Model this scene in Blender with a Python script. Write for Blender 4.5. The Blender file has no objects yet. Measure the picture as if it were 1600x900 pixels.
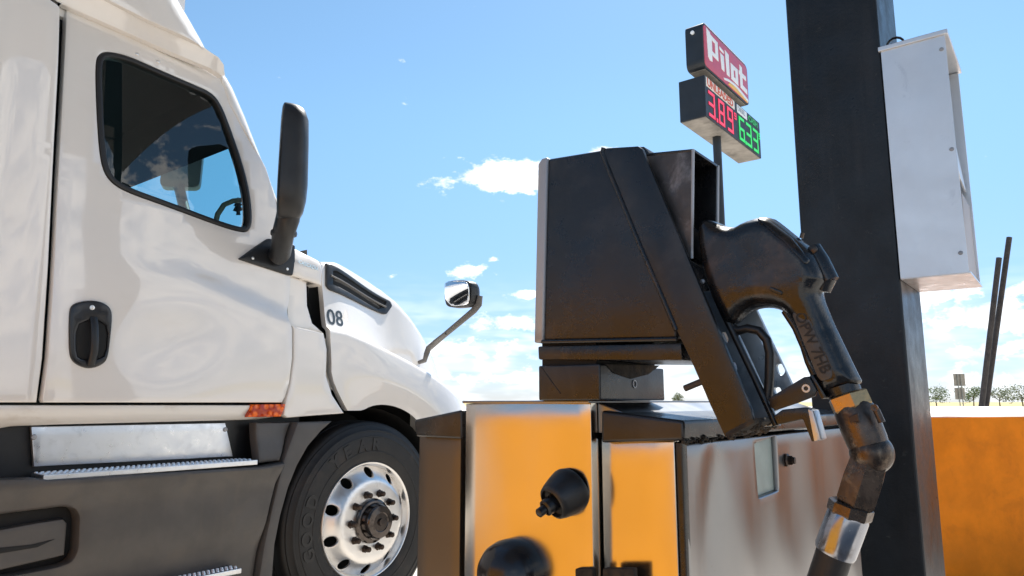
import bpy, bmesh, math, random
from math import sin, cos, tan, pi, radians, sqrt, atan2, exp
from mathutils import Vector as V, Matrix
from mathutils.geometry import delaunay_2d_cdt
random.seed(7)
sc = bpy.context.scene
COL = sc.collection

# ------------------------------------------------------------------ camera
F = 1116.0                      # focal length in photo pixels (1600 wide)
CAMZ = 1.13
PITCH = math.atan(178.0 / F)
cam_d = bpy.data.cameras.new('camera')
cam = bpy.data.objects.new('camera', cam_d)
COL.objects.link(cam)
cam.location = (0, 0, CAMZ)
cam.rotation_euler = (pi / 2 + PITCH, 0, 0)
cam_d.sensor_width = 36.0
cam_d.lens = 36.0 * F / 1600.0
cam_d.clip_start = 0.02
cam_d.clip_end = 6000
sc.camera = cam
CAM = V((0, 0, CAMZ))

def ray(px, py):
    x = (px - 800) / F
    y = (450 - py) / F
    c, s = cos(PITCH), sin(PITCH)
    return V((x, c - y * s, s + y * c))

def on_plane(px, py, p0, n):
    d = ray(px, py)
    return CAM + d * ((p0 - CAM).dot(n) / d.dot(n))

def at(px, py, Y):
    d = ray(px, py)
    return CAM + d * (Y / d.y)

# ------------------------------------------------------------------ sky, sun, exposure
SUN_AZ = radians(22)            # from +Y towards +X
SUN_EL = radians(54)
world = bpy.data.worlds.new('World')
sc.world = world
world.use_nodes = True
wn = world.node_tree.nodes
wl = world.node_tree.links
wn.clear()

class G:
    """small helper to wire math nodes"""
    def __init__(self, tree):
        self.t = tree
    def new(self, typ, **kw):
        n = self.t.nodes.new(typ)
        for k, v in kw.items():
            setattr(n, k, v)
        return n
    def put(self, sock, v):
        if hasattr(v, 'is_output'):
            self.t.links.new(v, sock)
        else:
            sock.default_value = v
    def m(self, op, a, b=None, c=None, clamp=False):
        n = self.new('ShaderNodeMath', operation=op, use_clamp=clamp)
        for i, v in enumerate((a, b, c)):
            if v is not None:
                self.put(n.inputs[i], v)
        return n.outputs[0]
    def ramp01(self, x, lo, hi):
        n = self.new('ShaderNodeMapRange', interpolation_type='SMOOTHSTEP')
        self.put(n.inputs[0], x)
        n.inputs[1].default_value = lo
        n.inputs[2].default_value = hi
        return n.outputs[0]
    def noise(self, vec, scale, detail=4, rough=0.55, dist=0.0):
        n = self.new('ShaderNodeTexNoise')
        if vec is not None:
            self.t.links.new(vec, n.inputs['Vector'])
        n.inputs['Scale'].default_value = scale
        n.inputs['Detail'].default_value = detail
        n.inputs['Roughness'].default_value = rough
        n.inputs['Distortion'].default_value = dist
        return n.outputs[0]
    def mapping(self, vec, scale=(1, 1, 1), rot=(0, 0, 0), loc=(0, 0, 0)):
        n = self.new('ShaderNodeMapping')
        self.t.links.new(vec, n.inputs[0])
        n.inputs['Location'].default_value = loc
        n.inputs['Rotation'].default_value = rot
        n.inputs['Scale'].default_value = scale
        return n.outputs[0]
    def mix(self, fac, a, b, typ='RGBA', blend='MIX'):
        n = self.new('ShaderNodeMix', data_type=typ)
        if typ == 'RGBA':
            n.blend_type = blend
            self.put(n.inputs[0], fac); self.put(n.inputs[6], a); self.put(n.inputs[7], b)
            return n.outputs[2]
        self.put(n.inputs[0], fac); self.put(n.inputs[2], a); self.put(n.inputs[3], b)
        return n.outputs[0]

g = G(world.node_tree)
out = g.new('ShaderNodeOutputWorld')
bg = g.new('ShaderNodeBackground')
bg.inputs['Strength'].default_value = 0.081
sky = g.new('ShaderNodeTexSky', sky_type='NISHITA')
sky.sun_disc = False
sky.sun_elevation = SUN_EL
sky.sun_rotation = SUN_AZ
sky.altitude = 200
sky.air_density = 1.0
sky.dust_density = 0.25
sky.ozone_density = 2.2
tc = g.new('ShaderNodeTexCoord')
sep = g.new('ShaderNodeSeparateXYZ')
wl.new(tc.outputs['Generated'], sep.inputs[0])
X, Y, Z = sep.outputs
az = g.m('ARCTAN2', X, Y)
el = g.m('ARCSINE', Z)
def angles(px, py):
    d = ray(px, py).normalized()
    return atan2(d.x, d.y), math.asin(d.z)
blobs = [(775, 279, 62, 19, 1.0), (738, 424, 30, 9, .85), (770, 404, 10, 5, .75), (812, 460, 30, 6, .75),
         (775, 499, 56, 13, .85), (730, 548, 80, 17, .78), (760, 590, 150, 16, .62), (612, 432, 10, 5, .72), (950, 236, 24, 7, .85),
         (1485, 462, 70, 13, .85), (1570, 495, 80, 20, .95), (1540, 548, 110, 18, .75), (1500, 592, 120, 13, .65), (1245, 595, 50, 30, .62)]
acc = None
blob_list = []
for (bx, by, wx, wy, amp) in blobs:
    a0, e0 = angles(bx, by)
    blob_list.append((a0, e0, wx / F, wy / F, amp))
# the large cumulus that stands to the right of the island (the cab window mirrors it)
blob_list += [(radians(98), radians(15), radians(20), radians(8), 1.0), (radians(-140), radians(14), radians(18), radians(5), .8), (radians(165), radians(18), radians(16), radians(5), .8)]
comb = g.new('ShaderNodeCombineXYZ')
wl.new(az, comb.inputs[0]); wl.new(el, comb.inputs[1])
for (a0, e0, sa, se, amp) in blob_list:
    va = g.new('ShaderNodeVectorMath', operation='MULTIPLY_ADD')
    wl.new(comb.outputs[0], va.inputs[0])
    va.inputs[1].default_value = (1 / sa, 1 / se, 0)
    va.inputs[2].default_value = (-a0 / sa, -e0 / se, 0)
    dt = g.new('ShaderNodeVectorMath', operation='LENGTH')
    wl.new(va.outputs[0], dt.inputs[0])
    e = g.m('MULTIPLY_ADD', dt.outputs['Value'], -.42, amp + .1)
    acc = e if acc is None else g.m('MAXIMUM', acc, e)
acc = g.m('MAXIMUM', acc, 0.0)
cvec = g.mapping(tc.outputs['Generated'], scale=(1, 1, 1.7))
n1 = g.noise(cvec, 26, 4, .62, .0)
dens = g.m('ADD', acc, g.m('MULTIPLY', g.m('SUBTRACT', n1, .5), 2.0))
cloud = g.ramp01(dens, .42, .78)
# thin haze clouds hugging the horizon all the way round
lvec = g.mapping(tc.outputs['Generated'], scale=(1, 1, 5))
n3 = g.noise(lvec, 7, 3, .62)
low = g.m('MULTIPLY', g.ramp01(el, radians(11), radians(1)), g.ramp01(n3, .40, .62))
cloud = g.m('MAXIMUM', cloud, g.m('MULTIPLY', low, .62))
shade = g.ramp01(g.noise(g.mapping(tc.outputs['Generated'], scale=(1, 1, 1.7), loc=(0, 0, .02)), 26, 1, .6), .35, .65)
ccol = g.mix(shade, (6.4, 6.9, 7.6, 1), (9.6, 9.6, 9.5, 1))
hsv = g.new('ShaderNodeHueSaturation')
hsv.inputs['Saturation'].default_value = 0.94
hsv.inputs['Value'].default_value = 1.0
wl.new(sky.outputs[0], hsv.inputs['Color'])
tint = g.mix(1.0, hsv.outputs[0], (.81, 1.02, 1.03, 1), blend='MULTIPLY')
lowf = g.mix(g.ramp01(el, radians(0), radians(24)), (.66, .60, .82, 1), (1, 1, 1, 1))
tint = g.mix(1.0, tint, lowf, blend='MULTIPLY')
skycol = g.mix(cloud, tint, ccol)
wl.new(skycol, bg.inputs['Color'])
wl.new(bg.outputs[0], out.inputs[0])

sun_d = bpy.data.lights.new('sun', 'SUN')
sun_d.energy = 5.0
sun_d.angle = radians(0.53)
sun_d.color = (1.0, .955, .89)
sun = bpy.data.objects.new('sun', sun_d)
COL.objects.link(sun)
sdir = V((cos(SUN_EL) * sin(SUN_AZ), cos(SUN_EL) * cos(SUN_AZ), sin(SUN_EL)))
sun.rotation_euler = (-sdir).to_track_quat('-Z', 'Y').to_euler()
sun.location = sdir * 60

vs = sc.view_settings
vs.view_transform = 'Standard'
vs.look = 'None'
vs.gamma = 1
vs.exposure = 1.10
vs.use_curve_mapping = False
sc.cycles.max_bounces = 7
sc.cycles.diffuse_bounces = 3
sc.cycles.glossy_bounces = 4
sc.cycles.transparent_max_bounces = 10

# ------------------------------------------------------------------ materials
MATS = {}
def principled(name):
    m = bpy.data.materials.new(name)
    m.use_nodes = True
    return m, G(m.node_tree), m.node_tree.nodes['Principled BSDF']

def mat(name, col, rough=.5, metal=0.0, coat=0.0, var=0.0, vscale=6.0, bump=0.0, bscale=60.0, bstretch=(1, 1, 1),
        rvar=0.0, dirt=None, dirt_amt=0.0, dirt_scale=9.0, spec=.5, streak=None, streak_amt=0.0, dirt_edge=(.52, .68)):
    m, gg, b = principled(name)
    tcn = gg.new('ShaderNodeTexCoord')
    obj = tcn.outputs['Object']
    col4 = tuple(col) + (1,)
    c = col4
    if var:
        n = gg.noise(obj, vscale, 6, .6)
        dk = tuple(x * (1 - var) for x in col) + (1,)
        lt = tuple(min(1, x * (1 + var)) for x in col) + (1,)
        c = gg.mix(gg.ramp01(n, .3, .7), dk, lt)
    dm = None
    if dirt:
        n = gg.noise(obj, dirt_scale, 8, .65, .4)
        dm = gg.m('MULTIPLY', gg.ramp01(n, *dirt_edge), dirt_amt)
        c = gg.mix(dm, c, tuple(dirt) + (1,))
    if streak:
        n = gg.noise(gg.mapping(obj, scale=(1, 1, .08)), 22, 5, .6)
        sm = gg.m('MULTIPLY', gg.ramp01(n, .5, .75), streak_amt)
        c = gg.mix(sm, c, tuple(streak) + (1,))
    gg.put(b.inputs['Base Color'], c)
    b.inputs['Metallic'].default_value = metal
    b.inputs['Specular IOR Level'].default_value = spec
    if rvar:
        n = gg.noise(obj, vscale * 1.7, 6, .65)
        mr = gg.new('ShaderNodeMapRange')
        gg.put(mr.inputs[0], n)
        mr.inputs[1].default_value = .3
        mr.inputs[2].default_value = .7
        mr.inputs[3].default_value = max(.02, rough - rvar)
        mr.inputs[4].default_value = min(1, rough + rvar)
        gg.put(b.inputs['Roughness'], mr.outputs[0])
    else:
        b.inputs['Roughness'].default_value = rough
    if coat:
        b.inputs['Coat Weight'].default_value = coat
        b.inputs['Coat Roughness'].default_value = .04
        b.inputs['Coat IOR'].default_value = 1.8 if coat >= 1 else 1.5
    if bump:
        n = gg.noise(gg.mapping(obj, scale=bstretch), bscale, 5, .6)
        bn = gg.new('ShaderNodeBump')
        bn.inputs['Strength'].default_value = bump
        bn.inputs['Distance'].default_value = .002
        gg.put(bn.inputs['Height'], n)
        gg.put(b.inputs['Normal'], bn.outputs[0])
    MATS[name] = m
    return m

def emis(name, col, strength, base=(.02, .02, .02)):
    m, gg, b = principled(name)
    b.inputs['Base Color'].default_value = tuple(base) + (1,)
    b.inputs['Emission Color'].default_value = tuple(col) + (1,)
    b.inputs['Emission Strength'].default_value = strength
    MATS[name] = m
    return m

def glass(name, tint, extra=0.0):
    m = bpy.data.materials.new(name)
    m.use_nodes = True
    nt = m.node_tree
    nt.nodes.clear()
    gg = G(nt)
    o = gg.new('ShaderNodeOutputMaterial')
    tr = gg.new('ShaderNodeBsdfTransparent')
    tr.inputs[0].default_value = tuple(tint) + (1,)
    gl = gg.new('ShaderNodeBsdfGlossy')
    gl.inputs['Roughness'].default_value = .01
    fr = gg.new('ShaderNodeFresnel')
    fr.inputs[0].default_value = 1.85
    f = gg.m('ADD', fr.outputs[0], extra)
    mx = gg.new('ShaderNodeMixShader')
    gg.put(mx.inputs[0], f)
    nt.links.new(tr.outputs[0], mx.inputs[1])
    nt.links.new(gl.outputs[0], mx.inputs[2])
    nt.links.new(mx.outputs[0], o.inputs[0])
    MATS[name] = m
    return m

mat('paint', (.80, .755, .70), .25, coat=1.0, var=.02, vscale=1.5, bump=.06, bscale=5, dirt=(.55, .49, .41), dirt_amt=.10, dirt_scale=2.5)
mat('paint_sill', (.74, .71, .66), .3, coat=.5, dirt=(.42, .34, .26), dirt_amt=.35, dirt_scale=4)
mat('plastic', (.012, .012, .0128), .40, var=.2, vscale=12, bump=.25, bscale=400, rvar=.08)
mat('plastic_gloss', (.016, .016, .018), .22, rvar=.06, vscale=8)
mat('skirt', (.072, .064, .058), .40, var=.15, vscale=5, bump=.25, bscale=500, rvar=.1, dirt=(.11, .088, .068), dirt_amt=.4, dirt_scale=5, streak=(.10, .08, .06), streak_amt=.25)
mat('skirt_light', (.082, .075, .070), .48, var=.1, vscale=5, bump=.2, bscale=500, rvar=.08, dirt=(.15, .122, .095), dirt_amt=.3, dirt_scale=6)
mat('black', (.006, .006, .006), .7)
mat('rubber', (.0085, .0075, .007), .58, var=.25, vscale=14, bump=.35, bscale=140, dirt=(.035, .025, .018), dirt_amt=.6, dirt_scale=6)
mat('rubber_letter', (.009, .008, .008), .42)
mat('tyre_tread', (.012, .011, .011), .75, var=.2)
mat('alu', (.80, .78, .76), .36, 1.0, rvar=.06, vscale=9, bump=.08, bscale=90, dirt=(.5, .46, .42), dirt_amt=.3, dirt_scale=14)
mat('alu_step', (.74, .75, .77), .34, 1.0, rvar=.1, vscale=12, dirt=(.5, .5, .51), dirt_amt=.3, dirt_scale=18)
mat('nut', (.055, .036, .026), .45, .6, rvar=.1)
mat('hubcap', (.10, .085, .078), .16, .9, rvar=.06, vscale=20, dirt=(.02, .018, .016), dirt_amt=.8, dirt_scale=20)
mat('seal', (.012, .011, .011), .42, bump=.1, bscale=200)
mat('interior', (.022, .023, .025), .8)
mat('headliner', (.03, .032, .034), .85, bump=.2, bscale=300)
mat('grab', (.42, .36, .28), .5)
mat('navy', (.012, .03, .05), .7)
glass('glass', (.62, .86, .88))
glass('windscreen', (.72, .93, .94))
mat('mirror', (.92, .93, .94), .02, 1.0)
m, gg, b = principled('amber')
b.inputs['Base Color'].default_value = (.9, .15, .006, 1)
b.inputs['Roughness'].default_value = .08
tcn = gg.new('ShaderNodeTexCoord')
vor = gg.new('ShaderNodeTexVoronoi')
vor.inputs['Scale'].default_value = 32
m.node_tree.links.new(tcn.outputs['Object'], vor.inputs['Vector'])
bn = gg.new('ShaderNodeBump')
bn.inputs['Strength'].default_value = .9
bn.inputs['Distance'].default_value = .01
m.node_tree.links.new(vor.outputs['Distance'], bn.inputs['Height'])
m.node_tree.links.new(bn.outputs[0], b.inputs['Normal'])
gg.put(b.inputs['Base Color'], gg.mix(gg.ramp01(vor.outputs['Distance'], .25, .6), (.90, .15, .006, 1), (.42, .035, .003, 1)))
MATS['amber'] = m
mat('number', (.035, .05, .065), .4)
mat('chrome_letter', (.55, .68, .76), .2, 1.0)
mat('arm_grey', (.105, .098, .092), .45, bump=.15, bscale=300)
# fuel island
mat('steel_black', (.0125, .0128, .0145), .30, var=.35, vscale=7, rvar=.10, bump=.14, bscale=160, dirt=(.036, .032, .031), dirt_amt=.7, dirt_scale=9, dirt_edge=(.46, .66))
mat('steel_boot', (.0105, .0105, .0115), .28, var=.35, vscale=9, rvar=.12, bump=.22, bscale=120, dirt=(.055, .033, .018), dirt_amt=.5, dirt_scale=13)
mat('steel_edge', (.38, .385, .40), .38, .3, rvar=.1, dirt=(.16, .14, .13), dirt_amt=.5)
mat('steel_worn', (.075, .066, .062), .42, .35, var=.35, vscale=22, rvar=.15, bump=.45, bscale=70, dirt=(.26, .24, .235), dirt_amt=.75, dirt_scale=15)
mat('plate_sky_sheen', (.34, .39, .44), .35, .3, var=.2, vscale=20, rvar=.1, dirt=(.08, .08, .085), dirt_amt=.7, dirt_scale=18)  # black plates; their pale sky reflection is put into this base colour
mat('grime', (.028, .021, .015), .85, var=.5, vscale=60, bump=1.0, bscale=120, dirt=(.10, .055, .02), dirt_amt=.5, dirt_scale=30)
mat('recess', (.008, .008, .008), .8)
mat('green_grey', (.30, .34, .30), .5, var=.15, vscale=15)
mat('brass', (.42, .29, .15), .34, .9, rvar=.12, vscale=30, bump=.3, bscale=150, dirt=(.07, .05, .035), dirt_amt=.7, dirt_scale=26)
mat('bronze', (.085, .064, .052), .30, .8, rvar=.14, vscale=26, var=.35, bump=.4, bscale=110, dirt=(.26, .21, .16), dirt_amt=.4, dirt_scale=40, dirt_edge=(.58, .68))
mat('chrome', (.34, .355, .40), .22, 1.0, rvar=.08, vscale=30, dirt=(.12, .10, .09), dirt_amt=.5, dirt_scale=24)
mat('hose', (.013, .012, .012), .55, bump=.3, bscale=180, var=.2)
mat('nozzle', (.0115, .0112, .0118), .24, var=.4, vscale=16, rvar=.13, bump=.35, bscale=55, dirt=(.085, .056, .040), dirt_amt=.6, dirt_scale=13, dirt_edge=(.48, .66))
mat('nozzle_letter', (.004, .004, .004), .5)
mat('nozzle_boss', (.058, .050, .045), .42, var=.25, vscale=40, dirt=(.12, .075, .045), dirt_amt=.4, dirt_scale=40)
mat('bright_steel', (.52, .53, .55), .38, .9, rvar=.12, bump=.4, bscale=120, dirt=(.16, .13, .11), dirt_amt=.5, dirt_scale=30)

def stainless(name, col, rough, dent=0.0):
    m, gg, b = principled(name)
    tcn = gg.new('ShaderNodeTexCoord')
    o = tcn.outputs['Object']
    blot = gg.ramp01(gg.noise(o, 7, 5, .55), .3, .8)
    c = gg.mix(gg.m('MULTIPLY', blot, .28), tuple(col) + (1,), tuple(x * .66 for x in col) + (1,))
    spots = gg.ramp01(gg.noise(o, 38, 2, .6), .74, .80)
    c = gg.mix(gg.m('MULTIPLY', spots, .5), c, (.12, .085, .06, 1))
    gg.put(b.inputs['Base Color'], c)
    b.inputs['Metallic'].default_value = 1
    rr = gg.new('ShaderNodeMapRange')
    gg.put(rr.inputs[0], gg.noise(gg.mapping(o, scale=(1, 1, .25)), 14, 2, .5))
    rr.inputs[1].default_value = .3; rr.inputs[2].default_value = .7
    rr.inputs[3].default_value = rough - .03; rr.inputs[4].default_value = rough + .05
    gg.put(b.inputs['Roughness'], rr.outputs[0])
    brush = gg.noise(gg.mapping(o, scale=(1, 1, .02)), 900, 3, .6)
    b1 = gg.new('ShaderNodeBump')
    b1.inputs['Strength'].default_value = .02
    b1.inputs['Distance'].default_value = .0006
    gg.put(b1.inputs['Height'], brush)
    b2 = gg.new('ShaderNodeBump')
    b2.inputs['Strength'].default_value = .25
    b2.inputs['Distance'].default_value = .002
    gg.put(b2.inputs['Height'], gg.noise(o, 6, 0, .4))
    m.node_tree.links.new(b1.outputs[0], b2.inputs['Normal'])
    gg.put(b.inputs['Normal'], b2.outputs[0])
    MATS[name] = m
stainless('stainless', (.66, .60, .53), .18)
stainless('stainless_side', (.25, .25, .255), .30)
stainless('stainless_unlit', (.14, .13, .12), .45)  # same steel, its missing amber reflection painted in as a darker base
mat('white_metal', (.70, .71, .73), .36, .65, var=.05, vscale=5, rvar=.07, dirt=(.50, .51, .54), dirt_amt=.5, dirt_scale=9, dirt_edge=(.58, .7))
mat('column_paint', (.010, .012, .015), .38, var=.4, vscale=5, rvar=.12, bump=.35, bscale=110, dirt=(.05, .048, .045), dirt_amt=.5, dirt_scale=34, dirt_edge=(.64, .70), streak=(.022, .022, .024), streak_amt=.6, spec=.35)
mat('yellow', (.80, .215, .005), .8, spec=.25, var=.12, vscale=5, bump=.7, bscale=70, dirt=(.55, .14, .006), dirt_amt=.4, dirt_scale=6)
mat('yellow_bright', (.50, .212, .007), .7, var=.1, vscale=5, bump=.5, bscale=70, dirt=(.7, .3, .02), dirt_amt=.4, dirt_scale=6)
mat('concrete_top', (.68, .66, .63), .8, var=.12, vscale=9, bump=.8, bscale=50)
mat('concrete', (.42, .39, .345), .85, var=.12, vscale=.8, bump=.6, bscale=30, dirt=(.2, .19, .17), dirt_amt=.5, dirt_scale=.5)
mat('asphalt', (.07, .07, .07), .9, var=.2, vscale=2, bump=.6, bscale=60)
mat('field', (.36, .29, .12), .95, var=.25, vscale=.15, dirt=(.16, .19, .06), dirt_amt=.6, dirt_scale=.05)
mat('canopy', (.10, .10, .105), .6, var=.1)
mat('rust_pipe', (.055, .042, .034), .6, .3, var=.3, vscale=14, bump=.4, bscale=80)
mat('bark', (.09, .07, .05), .9, bump=.5, bscale=8)
mat('leaf', (.13, .19, .06), .6, var=.45, vscale=1.5)
mat('leaf_pale', (.19, .22, .11), .6, var=.4, vscale=1.5)
mat('galvan', (.34, .34, .35), .5, .5, var=.15)
mat('sign_back', (.42, .38, .37), .55, .3, var=.15, vscale=2)
mat('sign_black', (.012, .016, .022), .5, var=.2, vscale=2, rvar=.1)
mat('sign_under', (.26, .235, .21), .7, var=.3, vscale=1.5, dirt=(.08, .07, .06), dirt_amt=.6, dirt_scale=1.6)
mat('sign_red', (.52, .06, .10), .35, var=.05)
mat('sign_white', (.80, .82, .84), .4)
mat('sign_yellow', (.85, .48, .07), .4)
mat('sign_panel', (.03, .04, .05), .4)
mat('sign_cream', (.78, .72, .66), .5)
mat('sign_orange', (.62, .10, .03), .5)
mat('sign_grey', (.36, .40, .43), .5)
emis('led_red', (1.0, .05, .13), .5)
emis('led_green', (.04, .9, .18), .42)
emis('led_green_dim', (.02, .45, .12), .35)
mat('car_paint', (.03, .03, .035), .3, coat=.5)
mat('car_glass', (.02, .025, .03), .08)

# ------------------------------------------------------------------ mesh helpers
WM = {}
def link(name, data, parent=None):
    o = bpy.data.objects.new(name, data)
    COL.objects.link(o)
    if parent is not None:
        o.parent = parent
    return o

def thing(name, loc, rz, label, cat, group=None):
    o = link(name, None)
    o.location = loc
    o.rotation_euler = (0, 0, rz)
    o.empty_display_size = .1
    WM[o] = Matrix.Translation(V(loc)) @ Matrix.Rotation(rz, 4, 'Z')
    tag(o, label, cat, group)
    return o

def tag(o, label=None, cat=None, group=None, kind=None):
    if label: o['label'] = label
    if cat: o['category'] = cat
    if group: o['group'] = group
    if kind: o['kind'] = kind
    return o

def obj(name, bm, m, parent=None, smooth=None, recalc=True):
    """bmesh in world coordinates -> mesh object under parent"""
    if recalc:
        bmesh.ops.recalc_face_normals(bm, faces=bm.faces)
    me = bpy.data.meshes.new(name)
    bm.to_mesh(me)
    bm.free()
    if parent is not None:
        M = WM[parent]
    else:                                     # a lone mesh stands at its own base
        xs = [v.co for v in me.vertices]
        c = V((sum(p.x for p in xs) / len(xs), sum(p.y for p in xs) / len(xs), min(p.z for p in xs)))
        M = Matrix.Translation(c)
    me.transform(M.inverted())
    for mm in (m if isinstance(m, (list, tuple)) else [m]):
        me.materials.append(MATS[mm])
    if smooth is not None:
        me.polygons.foreach_set('use_smooth', [True] * len(me.polygons))
        if smooth < 180:
            me.set_sharp_from_angle(angle=radians(smooth))
    o = link(name, me, parent)
    if parent is None:
        o.location = M.translation
    WM[o] = M
    return o

def inst(name, me, Mw, parent):
    o = link(name, me, parent)
    o.matrix_local = WM[parent].inverted() @ Mw
    WM[o] = Mw
    return o

def prism(bm, pts, vec, bevel=0.0, seg=2):
    """closed polygon of 3D points extruded by vec"""
    a = [bm.verts.new(p) for p in pts]
    b = [bm.verts.new(V(p) + V(vec)) for p in pts]
    n = len(pts)
    fs = [bm.faces.new(a), bm.faces.new(b[::-1])]
    for i in range(n):
        fs.append(bm.faces.new([a[i], b[i], b[(i + 1) % n], a[(i + 1) % n]]))
    bmesh.ops.recalc_face_normals(bm, faces=fs)
    if bevel:
        es = set()
        for f in fs:
            es.update(f.edges)
        bmesh.ops.bevel(bm, geom=list(es), offset=bevel, segments=seg, affect='EDGES', profile=.6, clamp_overlap=True)

def box(bm, o, ex, ey, ez, bevel=0.0, seg=2):
    """box from corner o with edge vectors"""
    o, ex, ey, ez = V(o), V(ex), V(ey), V(ez)
    prism(bm, [o, o + ex, o + ex + ey, o + ey], ez, bevel, seg)

def frame_for(d):
    d = V(d).normalized()
    a = d.cross(V((0, 0, 1)))
    if a.length < 1e-3:
        a = V((1, 0, 0))
    a.normalize()
    return a, a.cross(d).normalized(), d

def tube(bm, pts, rad, n=12, caps=True, flat=1.0, up=None, twist=0):
    pts = [V(p) for p in pts]
    rads = rad if isinstance(rad, (list, tuple)) else [rad] * len(pts)
    rings = []
    prev = None
    for i, p in enumerate(pts):
        t = (pts[min(i + 1, len(pts) - 1)] - pts[max(i - 1, 0)]).normalized()
        if up is not None:
            a = t.cross(V(up)).normalized()
        elif prev is None:
            a = frame_for(t)[0]
        else:
            a = (prev - t * prev.dot(t)).normalized()
        b_ = a.cross(t).normalized()
        prev = a
        rings.append([bm.verts.new(p + (a * cos(2 * pi * k / n + twist) + b_ * sin(2 * pi * k / n + twist) * flat) * rads[i]) for k in range(n)])
    for i in range(len(rings) - 1):
        for k in range(n):
            bm.faces.new([rings[i][k], rings[i][(k + 1) % n], rings[i + 1][(k + 1) % n], rings[i + 1][k]])
    if caps:
        bm.faces.new(rings[0][::-1])
        bm.faces.new(rings[-1])

def lathe(bm, o, axis, prof, n=32, caps=False, twist=0):
    """prof: list of (radius, distance along axis)"""
    a, b_, d = frame_for(axis)
    rings = []
    for (r, t) in prof:
        rings.append([bm.verts.new(V(o) + d * t + (a * cos(2 * pi * k / n + twist) + b_ * sin(2 * pi * k / n + twist)) * max(r, 1e-5)) for k in range(n)])
    for i in range(len(rings) - 1):
        for k in range(n):
            bm.faces.new([rings[i][k], rings[i][(k + 1) % n], rings[i + 1][(k + 1) % n], rings[i + 1][k]])
    if caps:
        bm.faces.new(rings[0][::-1])
        bm.faces.new(rings[-1])

def smoothstep(a, b, x):
    t = max(0, min(1, (x - a) / (b - a)))
    return t * t * (3 - 2 * t)

def interp(xs, ys, x):
    if x <= xs[0]: return ys[0]
    for i in range(1, len(xs)):
        if x <= xs[i]:
            t = (x - xs[i - 1]) / (xs[i] - xs[i - 1])
            return ys[i - 1] + t * (ys[i] - ys[i - 1])
    return ys[-1]

def inside(p, poly):
    x, y = p
    r = False
    n = len(poly)
    for i in range(n):
        x1, y1 = poly[i]
        x2, y2 = poly[(i + 1) % n]
        if (y1 > y) != (y2 > y) and x < (x2 - x1) * (y - y1) / (y2 - y1) + x1:
            r = not r
    return r

def seg_d(p, a, b):
    dx, dy = b[0] - a[0], b[1] - a[1]
    L = dx * dx + dy * dy
    t = 0 if L == 0 else max(0, min(1, ((p[0] - a[0]) * dx + (p[1] - a[1]) * dy) / L))
    return sqrt((p[0] - a[0] - t * dx) ** 2 + (p[1] - a[1] - t * dy) ** 2)

def poly_d(p, poly, closed=True):
    n = len(poly)
    return min(seg_d(p, poly[i], poly[(i + 1) % n]) for i in range(n if closed else n - 1))

def area2(poly):
    return sum(poly[i][0] * poly[(i + 1) % len(poly)][1] - poly[(i + 1) % len(poly)][0] * poly[i][1] for i in range(len(poly))) / 2

def resample(poly, step):
    o = []
    n = len(poly)
    for i in range(n):
        a, b = poly[i], poly[(i + 1) % n]
        L = sqrt((b[0] - a[0]) ** 2 + (b[1] - a[1]) ** 2)
        k = max(1, int(math.ceil(L / step)))
        for j in range(k):
            o.append((a[0] + (b[0] - a[0]) * j / k, a[1] + (b[1] - a[1]) * j / k))
    return o

def chaikin(poly, it=2, keep=()):
    for _ in range(it):
        o = []
        n = len(poly)
        for i in range(n):
            a, b = poly[i], poly[(i + 1) % n]
            o.append((a[0] * .75 + b[0] * .25, a[1] * .75 + b[1] * .25))
            o.append((a[0] * .25 + b[0] * .75, a[1] * .25 + b[1] * .75))
        poly = o
    return poly

def round_corners(poly, r, seg=4):
    n = len(poly)
    o = []
    for i in range(n):
        p0, p1, p2 = V(poly[i - 1]), V(poly[i]), V(poly[(i + 1) % n])
        a, b = (p0 - p1), (p2 - p1)
        la, lb = a.length, b.length
        if la < 1e-9 or lb < 1e-9:
            continue
        k = min(r, la * .45, lb * .45)
        A, B = p1 + a / la * k, p1 + b / lb * k
        for j in range(seg + 1):
            t = j / seg
            q = A * (1 - t) ** 2 + p1 * 2 * t * (1 - t) + B * t * t
            o.append((q.x, q.y))
    return o

def inset(poly, d):
    n = len(poly)
    s = 1 if area2(poly) > 0 else -1
    o = []
    for i in range(n):
        a, p, b = V(poly[i - 1]), V(poly[i]), V(poly[(i + 1) % n])
        e1, e2 = (p - a).normalized(), (b - p).normalized()
        n1, n2 = V((-e1.y, e1.x)) * s, V((-e2.y, e2.x)) * s
        m_ = n1 + n2
        if m_.length < 1e-6:
            m_ = n1
        m_.normalize()
        k = d / max(.5, m_.dot(n1))
        q = p + m_ * k
        o.append((q.x, q.y))
    return o

def triangulate(loops, pts, outline, holes):
    """constrained Delaunay of loops + free points, kept inside outline and outside holes"""
    vs, es = [], []
    for lp in loops:
        b0 = len(vs)
        vs += [V(p) for p in lp]
        es += [(b0 + i, b0 + (i + 1) % len(lp)) for i in range(len(lp))]
    vs += [V(p) for p in pts]
    r = delaunay_2d_cdt(vs, es, [], 0, 1e-6)
    ov, of = r[0], r[2]
    keep = []
    for f in of:
        c = sum((ov[i] for i in f), V((0, 0))) / len(f)
        if inside(c, outline) and not any(inside(c, h) for h in holes):
            keep.append(f)
    return [(p.x, p.y) for p in ov], keep

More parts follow.
